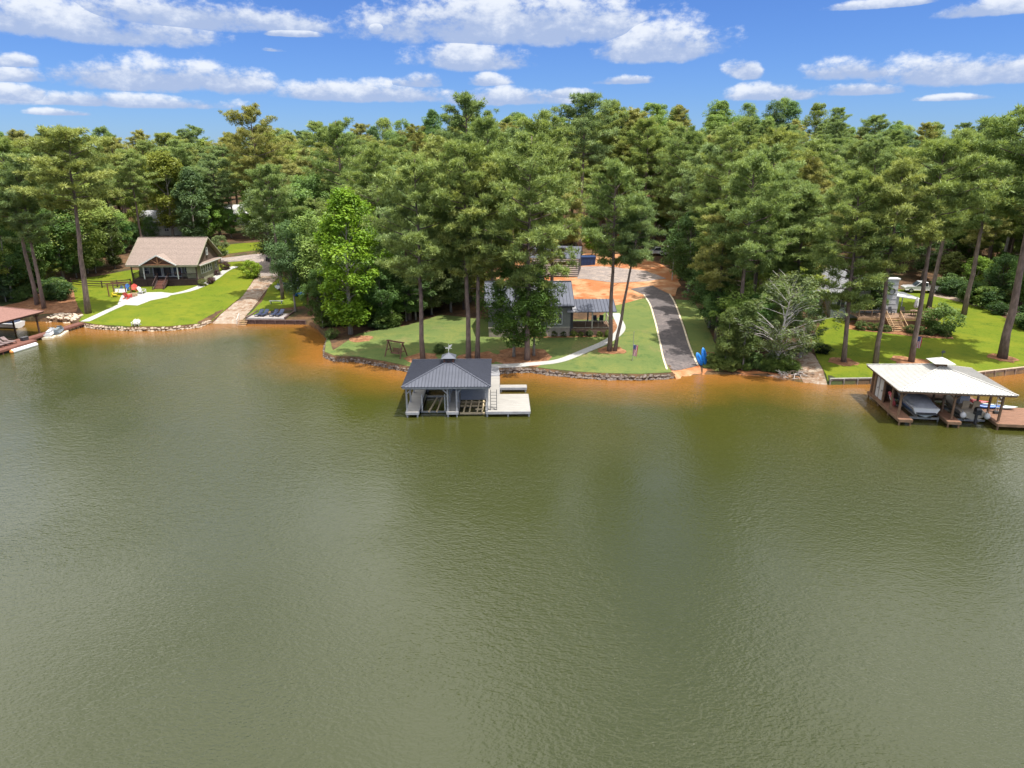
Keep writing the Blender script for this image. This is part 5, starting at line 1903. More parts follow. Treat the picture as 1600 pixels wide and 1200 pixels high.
# ---- white house on the right
def right_house():
    p = G(1403, 523) + Vector((.9, 0, 0))
    yaw = R(-3)
    t = thing('lake_house', 'white house with tall white chimney and pale roof behind the right lawn pines', 'house', (p.x, p.y + 3.6, p.z - .1), yaw)
    # local origin: foot of the deck front, x=0 in line with the stairs
    W0, W1, D = -6.6, .9, 10.5
    yb = 4.2
    MB().bx(W0, W1, yb, yb + D, -.8, 4.0).build('wall', white_siding, t)
    xm = (W0 + W1) / 2
    zr = 6.6
    MB().add([(W0, yb, 3.998), (W1, yb, 3.998), (xm, yb, zr - .2), (W0, yb + .12, 3.998), (W1, yb + .12, 3.998), (xm, yb + .12, zr - .2)],
             [(0, 1, 2), (5, 4, 3), (0, 3, 4, 1), (1, 4, 5, 2), (2, 5, 3, 0)]).build('gable_wall', white_siding, t)
    for s, xe in ((-1, W0 - .6), (1, W1 + .6)):
        ze = 3.6
        pts = [(xe, yb - .6, ze), (xe, yb + D + .6, ze), (xm, yb + D + .6, zr), (xm, yb - .6, zr)]
        roof_slab(t, pts, .14, pale_roof, courses=16)
        MB().beam((xe, yb - .64, ze - .08), (xm, yb - .64, zr - .08), .06, .22).build('rake_board', white_trim, t)
    for x, z, w, h in ((-1.1, 4.3, 1.1, 1.1), (-2.6, 4.3, 1.5, 1.6), (-1.0, 1.75, 1.5, 2.0), (-3.4, 1.75, 1.8, 2.0), (-5.4, 1.9, 1.3, 1.5)):
        window(t, front(x, yb - .004, z), w, h, 1 if w > 1.2 else 0, 0)
    # chimney on the front wall
    c = MB()
    c.loft([[(.15 + a, yb - .9 + b, z) for a, b in ((0, 0), (w, 0), (w, .895), (0, .895))] for z, w in ((-.6, 1.95), (2.4, 1.95), (2.9, 1.65), (6.2, 1.55))])
    co = c.build('chimney', mat('chimney_white', (.50, .50, .51), .7, .06, 1.5), t)
    cb = MB()
    for i in range(9):
        z = .1 + i * .68
        cb.bx(.13, .13 + (1.99 if z < 2.4 else 1.68), yb - .93, yb - .902, z, z + .035)
    cb.build('siding_joint', mat('joint_grey', (.32, .32, .33), .8, .1, 2), co)
    MB().bx(.05, 1.85, yb - 1.0, yb + .1, 6.2, 6.4).build('chimney_cap', white_trim, co)
    w = MB()
    rg = []
    for i in range(13):
        a = 2 * math.pi * i / 12
        rg.append([((.42 + .07 * math.cos(q)) * math.cos(a) + .95, yb - .98 + .07 * math.sin(q), (.42 + .07 * math.cos(q)) * math.sin(a) + 4.6) for q in (0, 1.57, 3.14, 4.71)])
    w.loft(rg, cap=False).build('wreath', mat('wreath_green', (.08, .09, .06), .9, .3, 8), co)
    # lean-to patio roof on the right with posts
    roof_slab(t, [(2.2, yb + .3, 3.75), (6.2, yb + .3, 3.2), (6.2, yb + 6, 3.2), (2.2, yb + 6, 3.75)], .12, mat('white_roof_panel', (.48, .48, .48), .6, .06, 1), name='patio_roof')
    MB().bx(.95, 2.9, yb + .6, yb + 6, -.8, 3.5).build('side_room', white_siding, t)
    for y in (yb + .5, yb + 5.8):
        MB().bx(5.95, 6.07, y - .06, y + .06, -.8, 3.18).build('patio_post', white_trim, t)
    # deck with railing and steps
    fz = 1.55
    d = thing('deck', 'raised brown timber deck with railing and stairs in front of the white house', 'deck', t.location.copy(), yaw)
    planks(d, -4.6, 6.3, 0, yb - 1.0, fz, deck_wood, 'x', .18)
    MB().bx(-4.6, 6.3, -.07, -.01, fz - .3, fz - .01).build('rim_joist', new_wood, d)
    sk = MB()
    for i in range(5):
        sk.bx(-4.55, 6.25, .05, .09, -.2 + i * .28, .06 + i * .28)
    sk.build('deck_skirt', deck_wood, d)
    for i in range(6):
        x = -4.5 + 10.7 * i / 5
        MB().bx(x - .07, x + .07, .1, .24, -.8, fz - .05).build('deck_post', deck_wood, d)
    railing(d, (-4.5, .05, fz), (-1.05, .05, fz), .95, deck_wood, baluster=.2, bal_mat=mat('black_iron', (.02, .02, .022)))
    railing(d, (1.05, .05, fz), (6.2, .05, fz), .95, deck_wood, baluster=.2, bal_mat=mat('black_iron', (.02, .02, .022)))
    railing(d, (6.2, .1, fz), (6.2, yb - 1.1, fz), .95, deck_wood, baluster=.2)
    stairs(d, 0, -.05, fz, -.05, 1.75, new_wood, new_wood, n=9, run=.31)
    M = Matrix.LocRotScale(t.location, t.rotation_euler, None)
    porch_chair(M, .9, 2.3, fz + .005, R(20), 'dark chair on the deck in front of the white chimney', dark_metal, 'deck_chair')
    porch_chair(M, 2.4, 2.4, fz + .005, R(-20), 'dark wicker chair right of the white chimney on the deck', mat('dark_wicker', (.05, .045, .04), .9, .2, 8), 'deck_chair')
    porch_chair(M, 4.6, 1.2, fz + .005, R(30), 'wooden chair at the deck table', deck_wood, 'deck_chair')
    tb = thing('deck_table', 'round wooden table under the closed umbrella on the deck', 'table', M @ Vector((3.6, 1.4, fz)), yaw)
    MB().cyl(0, 0, .70, .75, .65, n=18).build('table_top', deck_wood, tb)
    for i in range(4):
        a = math.pi / 4 + i * math.pi / 2
        MB().beam((.45 * math.cos(a), .45 * math.sin(a), 0), (.4 * math.cos(a), .4 * math.sin(a), .70), .06).build('leg', deck_wood, tb)
    um = thing('closed_umbrella', 'closed white umbrella standing through the deck table', 'umbrella', M @ Vector((3.6, 1.4, fz + .005)), yaw)
    MB().cyl(0, 0, 0, 2.75, .025, n=8).build('pole', galv, um)
    MB().loft([[(r * (1 + .25 * (j % 2)) * math.cos(j * math.pi / 6), r * (1 + .25 * (j % 2)) * math.sin(j * math.pi / 6), z) for j in range(12)] for r, z in ((.16, 1.15), (.23, 1.4), (.18, 2.1), (.06, 2.62))]).build('canopy', mat('white_canvas', (.52, .50, .48), .9, .08, 3), um)
    return t


RIGHT_HOUSE = right_house()


# ---- roofs glimpsed through the wood on the left
def far_house(px, py, L, D, h, rise, label, wall_m, roof_m, yaw=0.0):
    p = G(px, py)
    t = thing('distant_house', label, 'house', (p.x, p.y, p.z - .2), yaw)
    MB().bx(-L / 2, L / 2, 0, D, -.5, h).build('wall', wall_m, t)
    roof_slab(t, [(-L / 2 - .5, -.5, h - .05), (L / 2 + .5, -.5, h - .05), (L / 2 + .5, D / 2, h + rise), (-L / 2 - .5, D / 2, h + rise)], .14, roof_m)
    roof_slab(t, [(-L / 2 - .5, D / 2 + .004, h + rise), (L / 2 + .5, D / 2 + .004, h + rise), (L / 2 + .5, D + .5, h - .05), (-L / 2 - .5, D + .5, h - .05)], .14, roof_m)
    for s in (-1, 1):
        gable_wall(t, s * L / 2 + (.12 if s < 0 else 0), -.1, D + .1, h - .002, h + rise - .2, .12, wall_m)
    for i in range(3):
        window(t, front(-L / 2 + L * (i + .7) / 3.4, -.004, h * .35), 1.2, 1.4, 1, 1)
    return t


far_house(262, 368, 14, 9, 3.2, 2.6, 'pale grey roofed house glimpsed through the trees behind the brown-roofed house', white_siding, pale_roof)
far_house(368, 352, 9, 7, 3.0, 2.2, 'white house glimpsed between the trees above the left driveway', white_siding, mat('white_roof_panel', (.48, .48, .48)))
# ------------------------------------------------------------------ seawalls
def stone_meshes(material, n=5, seed=3):
    out = []
    rs = np.random.RandomState(seed)
    for i in range(n):
        b = MB().ball((0, 0, 0), 1.0, .75, 7, 4)
        V = np.array(b.v) * (1 + rs.uniform(-.22, .22, (len(b.v), 1)))
        me = bpy.data.meshes.new('stone')
        me.from_pydata([tuple(v) for v in V], [], b.f)
        me.update()
        me.materials.append(material)
        out.append(me)
    return out


def seawall(name, label, px0, px1, material, courses=2, size=.30, step=.46, z0=.02, group=None, extra=None, limit=290):
    rd = random.Random(px0)
    ms = stone_meshes(material, 5, px0)
    pts = [Vector((p.x, p.y)) for p, q in zip(_sh, SHORE_PX) if px0 <= q[0] <= px1]
    t = thing(name, label, 'seawall', (pts[0].x, pts[0].y, 0), 0, group)
    base = Vector((pts[0].x, pts[0].y, 0))
    total = sum((b - a).length for a, b in zip(pts, pts[1:]))
    step = max(step, total * courses / limit)
    n = 0
    for c in range(courses):
        s = rd.uniform(0, step)
        for a, b in zip(pts, pts[1:]):
            L = (b - a).length
            d = (b - a) / L if L else Vector((1, 0))
            nm = Vector((-d.y, d.x))
            while s < L:
                q = a + d * s + nm * (.04 + .10 * c + rd.uniform(-.06, .06))
                o = bpy.data.objects.new('stone', rd.choice(ms))
                COL.objects.link(o)
                o.parent = t
                k = size * rd.uniform(.75, 1.25)
                o.location = Vector((q.x, q.y, z0 + c * size * .95 + rd.uniform(-.04, .04))) - base
                o.scale = (k * rd.uniform(.9, 1.4), k * .9, k * .85)
                o.rotation_euler = (rd.uniform(-.3, .3), rd.uniform(-.3, .3), rd.uniform(0, 6.28))
                s += step * rd.uniform(.8, 1.2)
                n += 1
            s -= L
    return t


stone_pale = mat('pale_riprap', (.34, .27, .20), .9, .4, 3, bump=.4)
stone_dark = mat('dark_riprap', (.15, .12, .10), .9, .4, 3, bump=.4)
seawall('stone_seawall', 'pale stone seawall along the left lawn', 122, 328, stone_pale, 2, .30, .5)
seawall('stone_seawall', 'low stone edging round the grassy point left of the grey boathouse', 507, 680, stone_dark, 2, .26, .42)
seawall('stone_seawall', 'dark stone seawall along the middle lawn beside the grey boathouse', 680, 1050, stone_dark, 2, .32, .42)


def timber_wall(name, label, pts, h, material, th=.16, posts=1.4, cap=None):
    t = thing(name, label, 'seawall', (pts[0].x, pts[0].y, 0))
    b0 = Vector((pts[0].x, pts[0].y, 0))
    for a, b in zip(pts, pts[1:]):
        a3, b3 = Vector((a.x, a.y, 0)) - b0, Vector((b.x, b.y, 0)) - b0
        n = 3
        for i in range(n):
            z = -.15 + (h + .1) * (i + .5) / n
            MB().beam(a3 + Vector((0, 0, z)), b3 + Vector((0, 0, z)), th, (h + .1) / n - .015).build('plank', material, t)
        MB().beam(a3 + Vector((0, 0, h)), b3 + Vector((0, 0, h)), th + .14, .06).build('cap_board', cap or material, t)
        k = max(1, int((b3 - a3).length / posts))
        d = (b3 - a3).normalized()
        nm = Vector((d.y, -d.x, 0)) * (th / 2 + .07)
        for i in range(k + 1):
            p = a3.lerp(b3, i / k) + nm
            MB().cyl(p.x, p.y, -1.5, h - .05, .08, n=8).build('pile', material, t)
    return t


wall_wood = mat('weathered_seawall_timber', (.27, .20, .15), .85, .25, 3, bump=.3)
wall_dark = mat('dark_seawall_timber', (.11, .07, .06), .85, .25, 3, bump=.3)
timber_wall('timber_seawall', 'weathered timber seawall running off the right edge behind the white-roofed boathouse', [Vector((p.x, p.y + .1)) for p, q in zip(_sh, SHORE_PX) if 1440 <= q[0] <= 1700], .72, wall_wood, cap=mat('pale_cap_timber', (.36, .28, .20), .85, .2, 3))
timber_wall('timber_seawall', 'short grey timber seawall left of the white-roofed boathouse', [Vector((p.x, p.y + .1)) for p, q in zip(_sh, SHORE_PX) if 1296 <= q[0] <= 1440], .66, mat('grey_seawall_timber', (.24, .23, .21), .85, .25, 3))
timber_wall('timber_seawall', 'dark timber seawall below the lounger terrace', [plane_pt(384, 506), plane_pt(478, 507)], .62, wall_dark)

# rock heap on the bank by the brown boathouse
rd = random.Random(77)
rock_ms = stone_meshes(mat('cream_rock', (.46, .37, .28), .9, .3, 3, bump=.4), 5, 9)
heap = thing('rock_heap', 'heap of pale rocks at the water edge behind the walkway on the left', 'rocks', tuple(G(95, 502)))
for i in range(70):
    g0 = plane_pt(rd.uniform(68, 119), 504)
    x = g0.x
    y = float(np.interp(x, SHX, SHY)) + rd.uniform(-.3, 2.6)
    o = bpy.data.objects.new('rock', rd.choice(rock_ms))
    COL.objects.link(o)
    o.parent = heap
    o.location = Vector((x, y, gz(x, y) + .05)) - heap.location
    k = rd.uniform(.16, .36)
    o.scale = (k * 1.3, k, k * .8)
    o.rotation_euler = (rd.uniform(-.5, .5), rd.uniform(-.5, .5), rd.uniform(0, 6))

# ------------------------------------------------------------------ left yard
def adirondack(px, py, rz, col, label, s=1.0, p=None, group='garden chairs round the fire pit'):
    p = p or G(px, py)
    t = thing('adirondack_chair', label, 'chair', (p.x, p.y, p.z + .08), rz, group)
    m = mat('chair_%02d%02d%02d' % tuple(int(c * 99) for c in col), col, .55, .06, 2)
    for i in range(4):
        y = -.42 + i * .17
        MB().beam((-.3, y, .36 - .045 * i), (.3, y, .36 - .045 * i), .15, .03).build('seat_slat', m, t)
    for i in range(5):
        x = -.26 + i * .13
        h = 1.02 - .09 * abs(i - 2)
        MB().beam((x, .22, .22), (x * 1.15, .52, h), .115, .025).build('back_slat', m, t)
    for s2 in (-1, 1):
        MB().bx(s2 * .36 - .07, s2 * .36 + .07, -.5, .36, .56, .59).build('armrest', m, t)
        MB().bx(s2 * .34 - .03, s2 * .34 + .03, -.46, -.36, .0, .555).build('front_leg', m, t)
        MB().beam((s2 * .3, -.45, .33), (s2 * .3, .62, .03), .035, .12).build('side_rail', m, t)
    t.scale = (s, s, s)
    return t


adirondack(181, 464, R(-70), (.62, .52, .03), 'yellow garden chair at the left end of the patio', 1.15)
adirondack(197, 455, R(-10), (.05, .16, .42), 'blue garden chair at the back of the patio', 1.15)
adirondack(187, 457, R(-30), (.06, .09, .16), 'navy garden chair beside the white bench swing', 1.1)
adirondack(210, 456, R(15), (.62, .09, .07), 'coral red garden chair behind the fire pit', 1.2)
adirondack(200, 467, R(170), (.62, .06, .05), 'bright red garden chair in front of the fire pit', 1.15)
adirondack(222, 459, R(70), (.60, .60, .58), 'white garden chair on the patio beside the porch steps', 1.15)
for i, px in enumerate((200.5, 205)):
    q = plane_pt(px, 514.5, .5)
    q = Vector((q.x, float(np.interp(q.x, SHX, SHY)) + .75, gz(q.x, float(np.interp(q.x, SHX, SHY)) + .75)))
    adirondack(0, 0, R(5), (.60, .59, .55), ('left' if i == 0 else 'right') + ' one of two white chairs at the left lawn seawall', .85, q, 'white chairs at the seawall')
fp = G(208, 463)
fpit = thing('fire_pit', 'round stone fire pit among the coloured chairs', 'fire pit', (fp.x, fp.y, fp.z + .08))
for i in range(12):
    a = 2 * math.pi * i / 12
    for c in range(2):
        MB().box(.6 * math.cos(a + .26 * c), .6 * math.sin(a + .26 * c), .11 + .2 * c, .22, .3, .19, a + .26 * c).build('block', mat('tan_block', (.36, .26, .17), .9, .25, 3), fpit)
pg = G(186, 462)
sw = thing('pergola_swing', 'brown timber swing frame with a white bench left of the patio', 'swing', (pg.x, pg.y, pg.z - .1), R(4))
for x in (-1.3, 1.5):
    for y in (-.6, 1.2):
        MB().bx(x - .07, x + .07, y - .07, y + .07, 0, 2.1).build('post', timber_red, sw)
for y in (-.6, 1.2):
    MB().bx(-1.6, 1.8, y - .05, y + .05, 2.102, 2.25).build('beam', timber_red, sw)
sb = MB().bx(-.9, 1.0, .3, .8, .55, .62).build('swing_seat', white_trim, sw)
MB().beam((.05, .82, .6), (.05, .95, 1.1), 1.9, .05).build('swing_back', white_trim, sw)
for x in (-.85, .95):
    MB().tube([(x, .55, .6), (x, .3, 2.1)], .015, 5).build('chain', galv, sw)
fence = thing('rail_fence', 'dark brown three-rail fence left of the brown-roofed house', 'fence', tuple(G(150, 452)))
fpts = [q - fence.location for q in ground_pts([(112, 446), (136, 449), (160, 450), (184, 449), (205, 447)])]
for q in fpts:
    MB().bx(q.x - .07, q.x + .07, q.y - .07, q.y + .07, q.z - .3, q.z + 1.3).build('fence_post', porch_dark, fence)
for a, b in zip(fpts, fpts[1:]):
    for z in (.35, .75, 1.15):
        MB().beam(a + Vector((0, -.09, z)), b + Vector((0, -.09, z)), .04, .14).build('fence_rail', porch_dark, fence)


def shrub(px, py, h, label, color, v=0, widen=1.0, group=None, name='garden_shrub', p=None):
    p = p or G(px, py)
    return tree(name, SHRUBS[v], p, h, 2.05, label, 'shrub', group, color, None, (0, 0), widen, ('stem', 'foliage'))


for i, (px, py, h, c, lab) in enumerate([(318, 447, 1.3, (.13, .15, .045), 'grey-green shrub at the front right corner of the brown-roofed house'),
                                         (328, 443, 1.1, (.10, .055, .05), 'small plum shrub beside the windows of the brown-roofed house'),
                                         (333, 440, .9, (.09, .05, .05), 'low plum shrub by the curve of the white path'),
                                         (341, 430, 1.0, (.10, .055, .055), 'plum shrub halfway along the side wall of the brown-roofed house'),
                                         (352, 422, 1.6, (.10, .06, .055), 'tall plum shrub at the far end of the white path')]):
    shrub(px, py, h, lab, c, i % 2, 1.1, 'shrubs beside the brown-roofed house')
for i, px in enumerate((838, 850, 865, 881, 894, 906, 922, 936, 950)):
    shrub(px, 526, .75 if i % 2 else .95, f'foundation shrub number {i + 1} from the left in the bed of the grey house', (.15, .19, .04) if i % 3 else (.07, .10, .03), i % 2, .9, 'foundation shrubs of the grey house')
for i, (px, py, h) in enumerate(((1345, 516, 1.3), (1358, 516, 1.1), (1370, 517, 1.2), (1384, 519, 1.0), (1424, 521, 1.2), (1437, 522, 1.1), (1450, 524, 1.0), (1478, 527, .9))):
    shrub(px, py, h, f'bed shrub number {i + 1} from the left in front of the white house deck', (.10, .14, .04), i % 2, 1.1, 'shrubs in front of the deck')
shrub(1282, 552, 1.2, 'dark low shrub at the head of the right boat ramp', (.03, .045, .018), 0, 1.4)
shrub(520, 528, 1.4, 'bushy shrub on the waterline of the grassy point', (.12, .17, .05), 0, 1.2)
shrub(685, 551, 1.1, 'low green shrub behind the grey boathouse roof', (.07, .11, .03), 1, 1.3)
shrub(1095, 470, 2.0, 'shrub at the top of the strip lawn right of the driveway', (.10, .15, .04), 1, 1.2)
rb = random.Random(31)
for i in range(26):
    px = rb.uniform(1116, 1240)
    py = rb.uniform(566, 579) + max(0, (px - 1190) * .1)
    shrub(px, py, rb.uniform(.8, 2.0), 'wild green bush on the overgrown bank between the two boat ramps', rb.choice([(.12, .18, .04), (.09, .15, .04), (.15, .20, .05)]), i % 2, 1.2, 'bushes on the overgrown bank', name='wild_bush')
for i in range(16):
    px, py = rb.uniform(486, 640), 0
    py = 500 + rb.uniform(-6, 12) if px > 530 else rb.uniform(500, 520)
    q = G(px, py)
    if float(shore_dist(np.array([q.x]), np.array([q.y]))[0]) < 1: continue
    shrub(px, py, rb.uniform(1.2, 2.6), 'wild bush under the trees at the wooded point', rb.choice([(.09, .15, .04), (.07, .12, .035), (.12, .18, .04)]), i % 2, 1.2, 'bushes at the wooded point', name='wild_bush')
for i in range(26):
    px = rb.uniform(-10, 110) if i < 12 else rb.uniform(1480, 1640)
    py = rb.uniform(448, 472) if i < 12 else 452 + (px - 1480) * .45 + rb.uniform(-4, 6)
    lab = 'leafy bush at the wood edge above the brown boathouse' if i < 12 else 'leafy bush along the wood edge beside the right lawn'
    shrub(px, py, rb.uniform(1.5, 3.2), lab, rb.choice([(.09, .15, .04), (.06, .11, .035), (.12, .18, .04)]), i % 2, 1.3, 'bushes above the brown boathouse' if i < 12 else 'bushes beside the right lawn', name='wild_bush')

# ------------------------------------------------------------------ lounger terrace
tp = [plane_pt(385, 498, .62), plane_pt(445, 498.5, .62)] + [Vector((q.x, q.y, .62)) for q in (plane_pt(462, 487, .62), plane_pt(408, 484, .62))]
o0 = tp[0]
ter = thing('terrace', 'pale stone terrace with dark edging beside the left boat ramp', 'terrace', (o0.x, o0.y, 0))
MB().slab([(q.x - o0.x, q.y - o0.y, .70) for q in tp], .6).build('slab', mat('stamped_concrete', (.27, .245, .235), .85, .18, 1.5, bump=.2), ter)
for a, b in zip(tp[1:], tp[2:] + tp[:1]):
    MB().beam((a.x - o0.x, a.y - o0.y, .74), (b.x - o0.x, b.y - o0.y, .74), .22, .3).build('edging', wall_dark, ter)
navy = mat('navy_resin', (.022, .032, .07), .6, .1, 2)
for i, px in enumerate((405, 413, 428, 437)):
    q = plane_pt(px, 493.5, .7)
    lounge(q, R(-12), ['leftmost', 'second from left', 'third from left', 'rightmost'][i] + ' navy lounge chair on the stone terrace', navy, 'navy lounge chairs on the terrace', frame=navy)
q = plane_pt(421, 492, .7)
st = thing('side_table', 'small tan table between the navy lounge chairs', 'table', q)
MB().cyl(0, 0, .42, .46, .26, n=14).build('table_top', new_wood, st)
for i in range(3):
    a = i * 2.094
    MB().beam((.2 * math.cos(a), .2 * math.sin(a), 0), (.12 * math.cos(a), .12 * math.sin(a), .42), .05).build('leg', new_wood, st)
q = G(432, 475)
bn = thing('bench', 'grey plank bench behind the stone terrace', 'bench', (q.x, q.y, q.z + .04), R(2))
MB().bx(-1.1, 1.1, -.2, .2, .42, .49).build('seat', mat('grey_weathered_boards', (.22, .22, .23)), bn)
for x in (-.85, .85):
    MB().bx(x - .05, x + .05, -.16, .16, 0, .42).build('leg', mat('grey_weathered_boards', (.22, .22, .23)), bn)
q = plane_pt(380, 506, .1)
ws = thing('water_steps', 'wooden steps with white handrail down to the water beside the left ramp', 'steps', (q.x, q.y - .4, 0))
for i in range(4):
    MB().bx(-.6, .6, -.3 + i * .3, i * .3 + .02, -.02 + i * .18, .05 + i * .18).build('step', new_wood, ws)
MB().tube([(-.65, -.3, .85), (-.65, 1.0, 1.6)], .04, 6).build('handrail', white_paint, ws)
for y, z in ((-.25, .86), (.95, 1.55)):
    MB().tube([(-.65, y, -.8), (-.65, y, z)], .035, 6).build('rail_post', white_paint, ws)

# ------------------------------------------------------------------ vehicles
def wheel(parent, x, y, r, w=.22, axis='x'):
    d = Vector((w / 2, 0, 0)) if axis == 'x' else Vector((0, w / 2, 0))
    c = Vector((x, y, r))
    o = MB().tube([c - d, c - d * .8, c + d * .8, c + d], [r * .86, r, r, r * .86], 18).build('wheel', mat('tyre_rubber', (.02, .02, .02), .9, .2, 4), parent)
    MB().tube([c - d * 1.04, c + d * 1.04], r * .58, 12).build('rim', galv, o)


def pickup(px, py, rz, label, col, s=1.0, bed=True, name='pickup_truck'):
    p = G(px, py)
    t = thing(name, label, 'pickup truck' if bed else 'car', (p.x, p.y, p.z + .05), rz, None)
    paint = mat('car_paint_%02d%02d' % (int(col[0] * 99), int(col[2] * 99)), col, .25, .04, 1, spec=.6, coat=.6)
    # x forward
    prof = [(-2.75, .55), (-2.75, 1.05), (-.75, 1.07), (1.0, 1.07), (2.35, 1.0), (2.7, .85), (2.72, .5)] if bed else [(-2.3, .5), (-2.32, 1.0), (-1.0, 1.05), (.9, 1.05), (2.1, .95), (2.35, .75), (2.35, .45)]
    MB().loft([[(x, y * k, z) for x, z in prof] for y, k in ((-.98, .97), (-.98, 1.0), (.98, 1.0), (.98, .97))]).build('body', paint, t, bevel=.06)
    cab = [(-.85, 1.06), (-.75, 1.78), (.35, 1.80), (1.1, 1.08)] if bed else [(-2.2, 1.02), (-1.9, 1.68), (.2, 1.72), (1.1, 1.05)]
    cb = MB().loft([[(x, y, z) for x, z in cab] for y in (-.86, .86)])
    cb = cb.build('cab', paint, t, bevel=.08)
    k = [(x * .92 + .03, z * .97 + .0 if z > 1.3 else 1.14) for x, z in cab]
    for y0 in (-.885, .865):
        MB().loft([[(x, y, z) for x, z in k] for y in (y0, y0 + .02)]).build('side_window', glass_dark, cb)
    a, b = cab[3], cab[2]
    MB().beam((a[0] - .02, 0, a[1] + .09), (b[0] + .12, 0, b[1] - .1), 1.5, .07).build('windscreen', glass_dark, cb)
    for x in ((-1.75, 1.75) if bed else (-1.4, 1.45)):
        for y in (-.88, .88):
            wheel(t, x, y, .38, .24, 'y')
    if bed:
        MB().bx(-2.68, -.95, -.82, .82, 1.055, 1.085).build('bed_floor', mat('bed_liner', (.03, .03, .03), .9, .2, 3), t)
    for y in (-.82, .82):
        e = prof[0][0]
        MB().bx(e - .03, e + .02, y - .12, y + .12, .72, 1.0).build('tail_light', mat('red_lens', (.35, .02, .02), .3, .1, 2), t)
        MB().bx(2.58 if bed else 2.2, 2.74 if bed else 2.37, y - .16, y + .16, .68, .84).build('headlight', white_trim, t)
    MB().bx(prof[0][0] - .08, prof[0][0] - .003, -.9, .9, .42, .6).build('bumper', galv, t)
    t.scale = (s, s, s)
    return t


pickup(1437, 457, R(172), 'white pickup truck parked behind the patio roof of the white house', (.50, .50, .50), 1.02)
pickup(1026, 399, R(182), 'white pickup truck parked under the trees left of the utility pole', (.48, .48, .48), .95)
pickup(1043, 399, R(185), 'white car parked under the trees right beside the utility pole', (.46, .46, .47), .95, bed=False, name='parked_car')
g0 = G(421, 408)
gc = thing('golf_cart', 'dark golf cart with pale canopy on the left driveway', 'golf cart', (g0.x, g0.y, g0.z + .12), R(-75))
MB().loft([[(x, y, z) for x, z in ((-1.1, .3), (-1.15, .72), (-.2, .74), (-.1, .36), (.6, .36), (.75, .85), (1.15, .7), (1.2, .32))] for y in (-.58, .58)]).build('body', dark_metal, gc)
sx = MB().bx(-.55, .0, -.55, .55, .74, .86).build('seat', cream, gc)
MB().beam((-.58, 0, .85), (-.7, 0, 1.25), 1.1, .08).build('seat_back', cream, gc)
for x, xx in ((-.95, -.85), (.8, .55)):
    for y in (-.54, .54):
        MB().tube([(x, y, .74), (xx, y, 1.85)], .025, 6).build('roof_strut', dark_metal, gc)
MB().bx(-1.15, .85, -.62, .62, 1.85, 1.93).build('canopy', mat('pale_canopy', (.36, .38, .40), .6, .06, 2), gc, bevel=.03)
for x in (-.8, .85):
    for y in (-.5, .5):
        wheel(gc, x, y, .24, .18, 'y')
# covered watercraft on the grass by the big pine
g0 = G(434, 455)
wc = thing('trailer_boat', 'small white and navy boat on the grass beside the dark-trunked pine', 'boat', (g0.x, g0.y, g0.z + .35), R(-28))
boat_hull(wc, 3.2, 1.3, .55, mat('white_gelcoat', (.62, .62, .62)))
MB().bx(-.45, .45, .3, 2.0, .57, .85).build('cover', mat('navy_cover', (.06, .08, .14)), wc, bevel=.08)
for y in (.6, 2.0):
    MB().bx(-.5, .5, y - .07, y + .07, -.42, .02 + .08 * y).build('cradle', wall_dark, wc)
# blue float and closed umbrella under the trees
g0 = G(467, 462)
uf = thing('closed_umbrella', 'closed grey and white umbrella under the trees right of the terrace', 'umbrella', (g0.x, g0.y + .3, g0.z))
MB().cyl(0, 0, -.3, 3.3, .03, n=8).build('pole', galv, uf)
MB().loft([[(r * (1 + .3 * (j % 2)) * math.cos(j * math.pi / 6), r * (1 + .3 * (j % 2)) * math.sin(j * math.pi / 6), z) for j in range(12)] for r, z in ((.18, .9), (.26, 1.3), (.2, 2.4), (.06, 3.15))]).build('canopy', mat('grey_white_canvas', (.42, .44, .48), .9, .25, 5), uf)
bf = thing('inflatable_float', 'crumpled bright blue inflatable under the closed umbrella', 'float', (g0.x + .1, g0.y - .7, g0.z + .3))
m = MB()
for i in range(7):
    m.ball((rb.uniform(-.6, .6), rb.uniform(-.3, .3), rb.uniform(-.1, .25)), rb.uniform(.28, .4), .8, 8, 6)
m.build('blue_vinyl', mat('blue_vinyl', (.02, .16, .50), .35, .2, 3, spec=.5), bf, smooth=True)
MB().ball((.95, .1, .05), .26, 1, 10, 7).build('green_ball', mat('mint_vinyl', (.25, .50, .36), .4, .1, 3), bf, smooth=True)

# ------------------------------------------------------------------ middle yard
g0 = G(619, 557)
sg = thing('garden_swing', 'brown A-frame garden swing on the grassy point', 'swing', (g0.x, g0.y, g0.z - .02), R(-28))
swood = mat('red_brown_swing', (.115, .048, .034), .7, .2, 4)
for x in (-1.05, 1.05):
    for y in (-.75, .75):
        MB().beam((x * 1.08, y, -.05), (x, .0, 1.85), .1).build('a_frame_leg', swood, sg)
    MB().beam((x * 1.05, -.42, .8), (x * 1.05, .42, .8), .08).build('cross_brace', swood, sg)
MB().beam((-1.3, 0, 1.88), (1.3, 0, 1.88), .12, .14).build('top_beam', swood, sg)
for i in range(4):
    MB().bx(-.65, .65, -.32 + i * .14, -.2 + i * .14, .46, .49).build('seat_slat', swood, sg)
for i in range(4):
    MB().bx(-.65, .65, .24 + i * .03, .27 + i * .03, .52 + i * .12, .62 + i * .12).build('back_slat', swood, sg)
for x in (-.62, .62):
    MB().bx(x - .04, x + .04, -.36, .3, .68, .72).build('armrest', swood, sg)
    for y in (-.3, .28):
        MB().tube([(x, y, .48), (x * 1.05, 0, 1.82)], .014, 5).build('chain', dark_metal, sg)


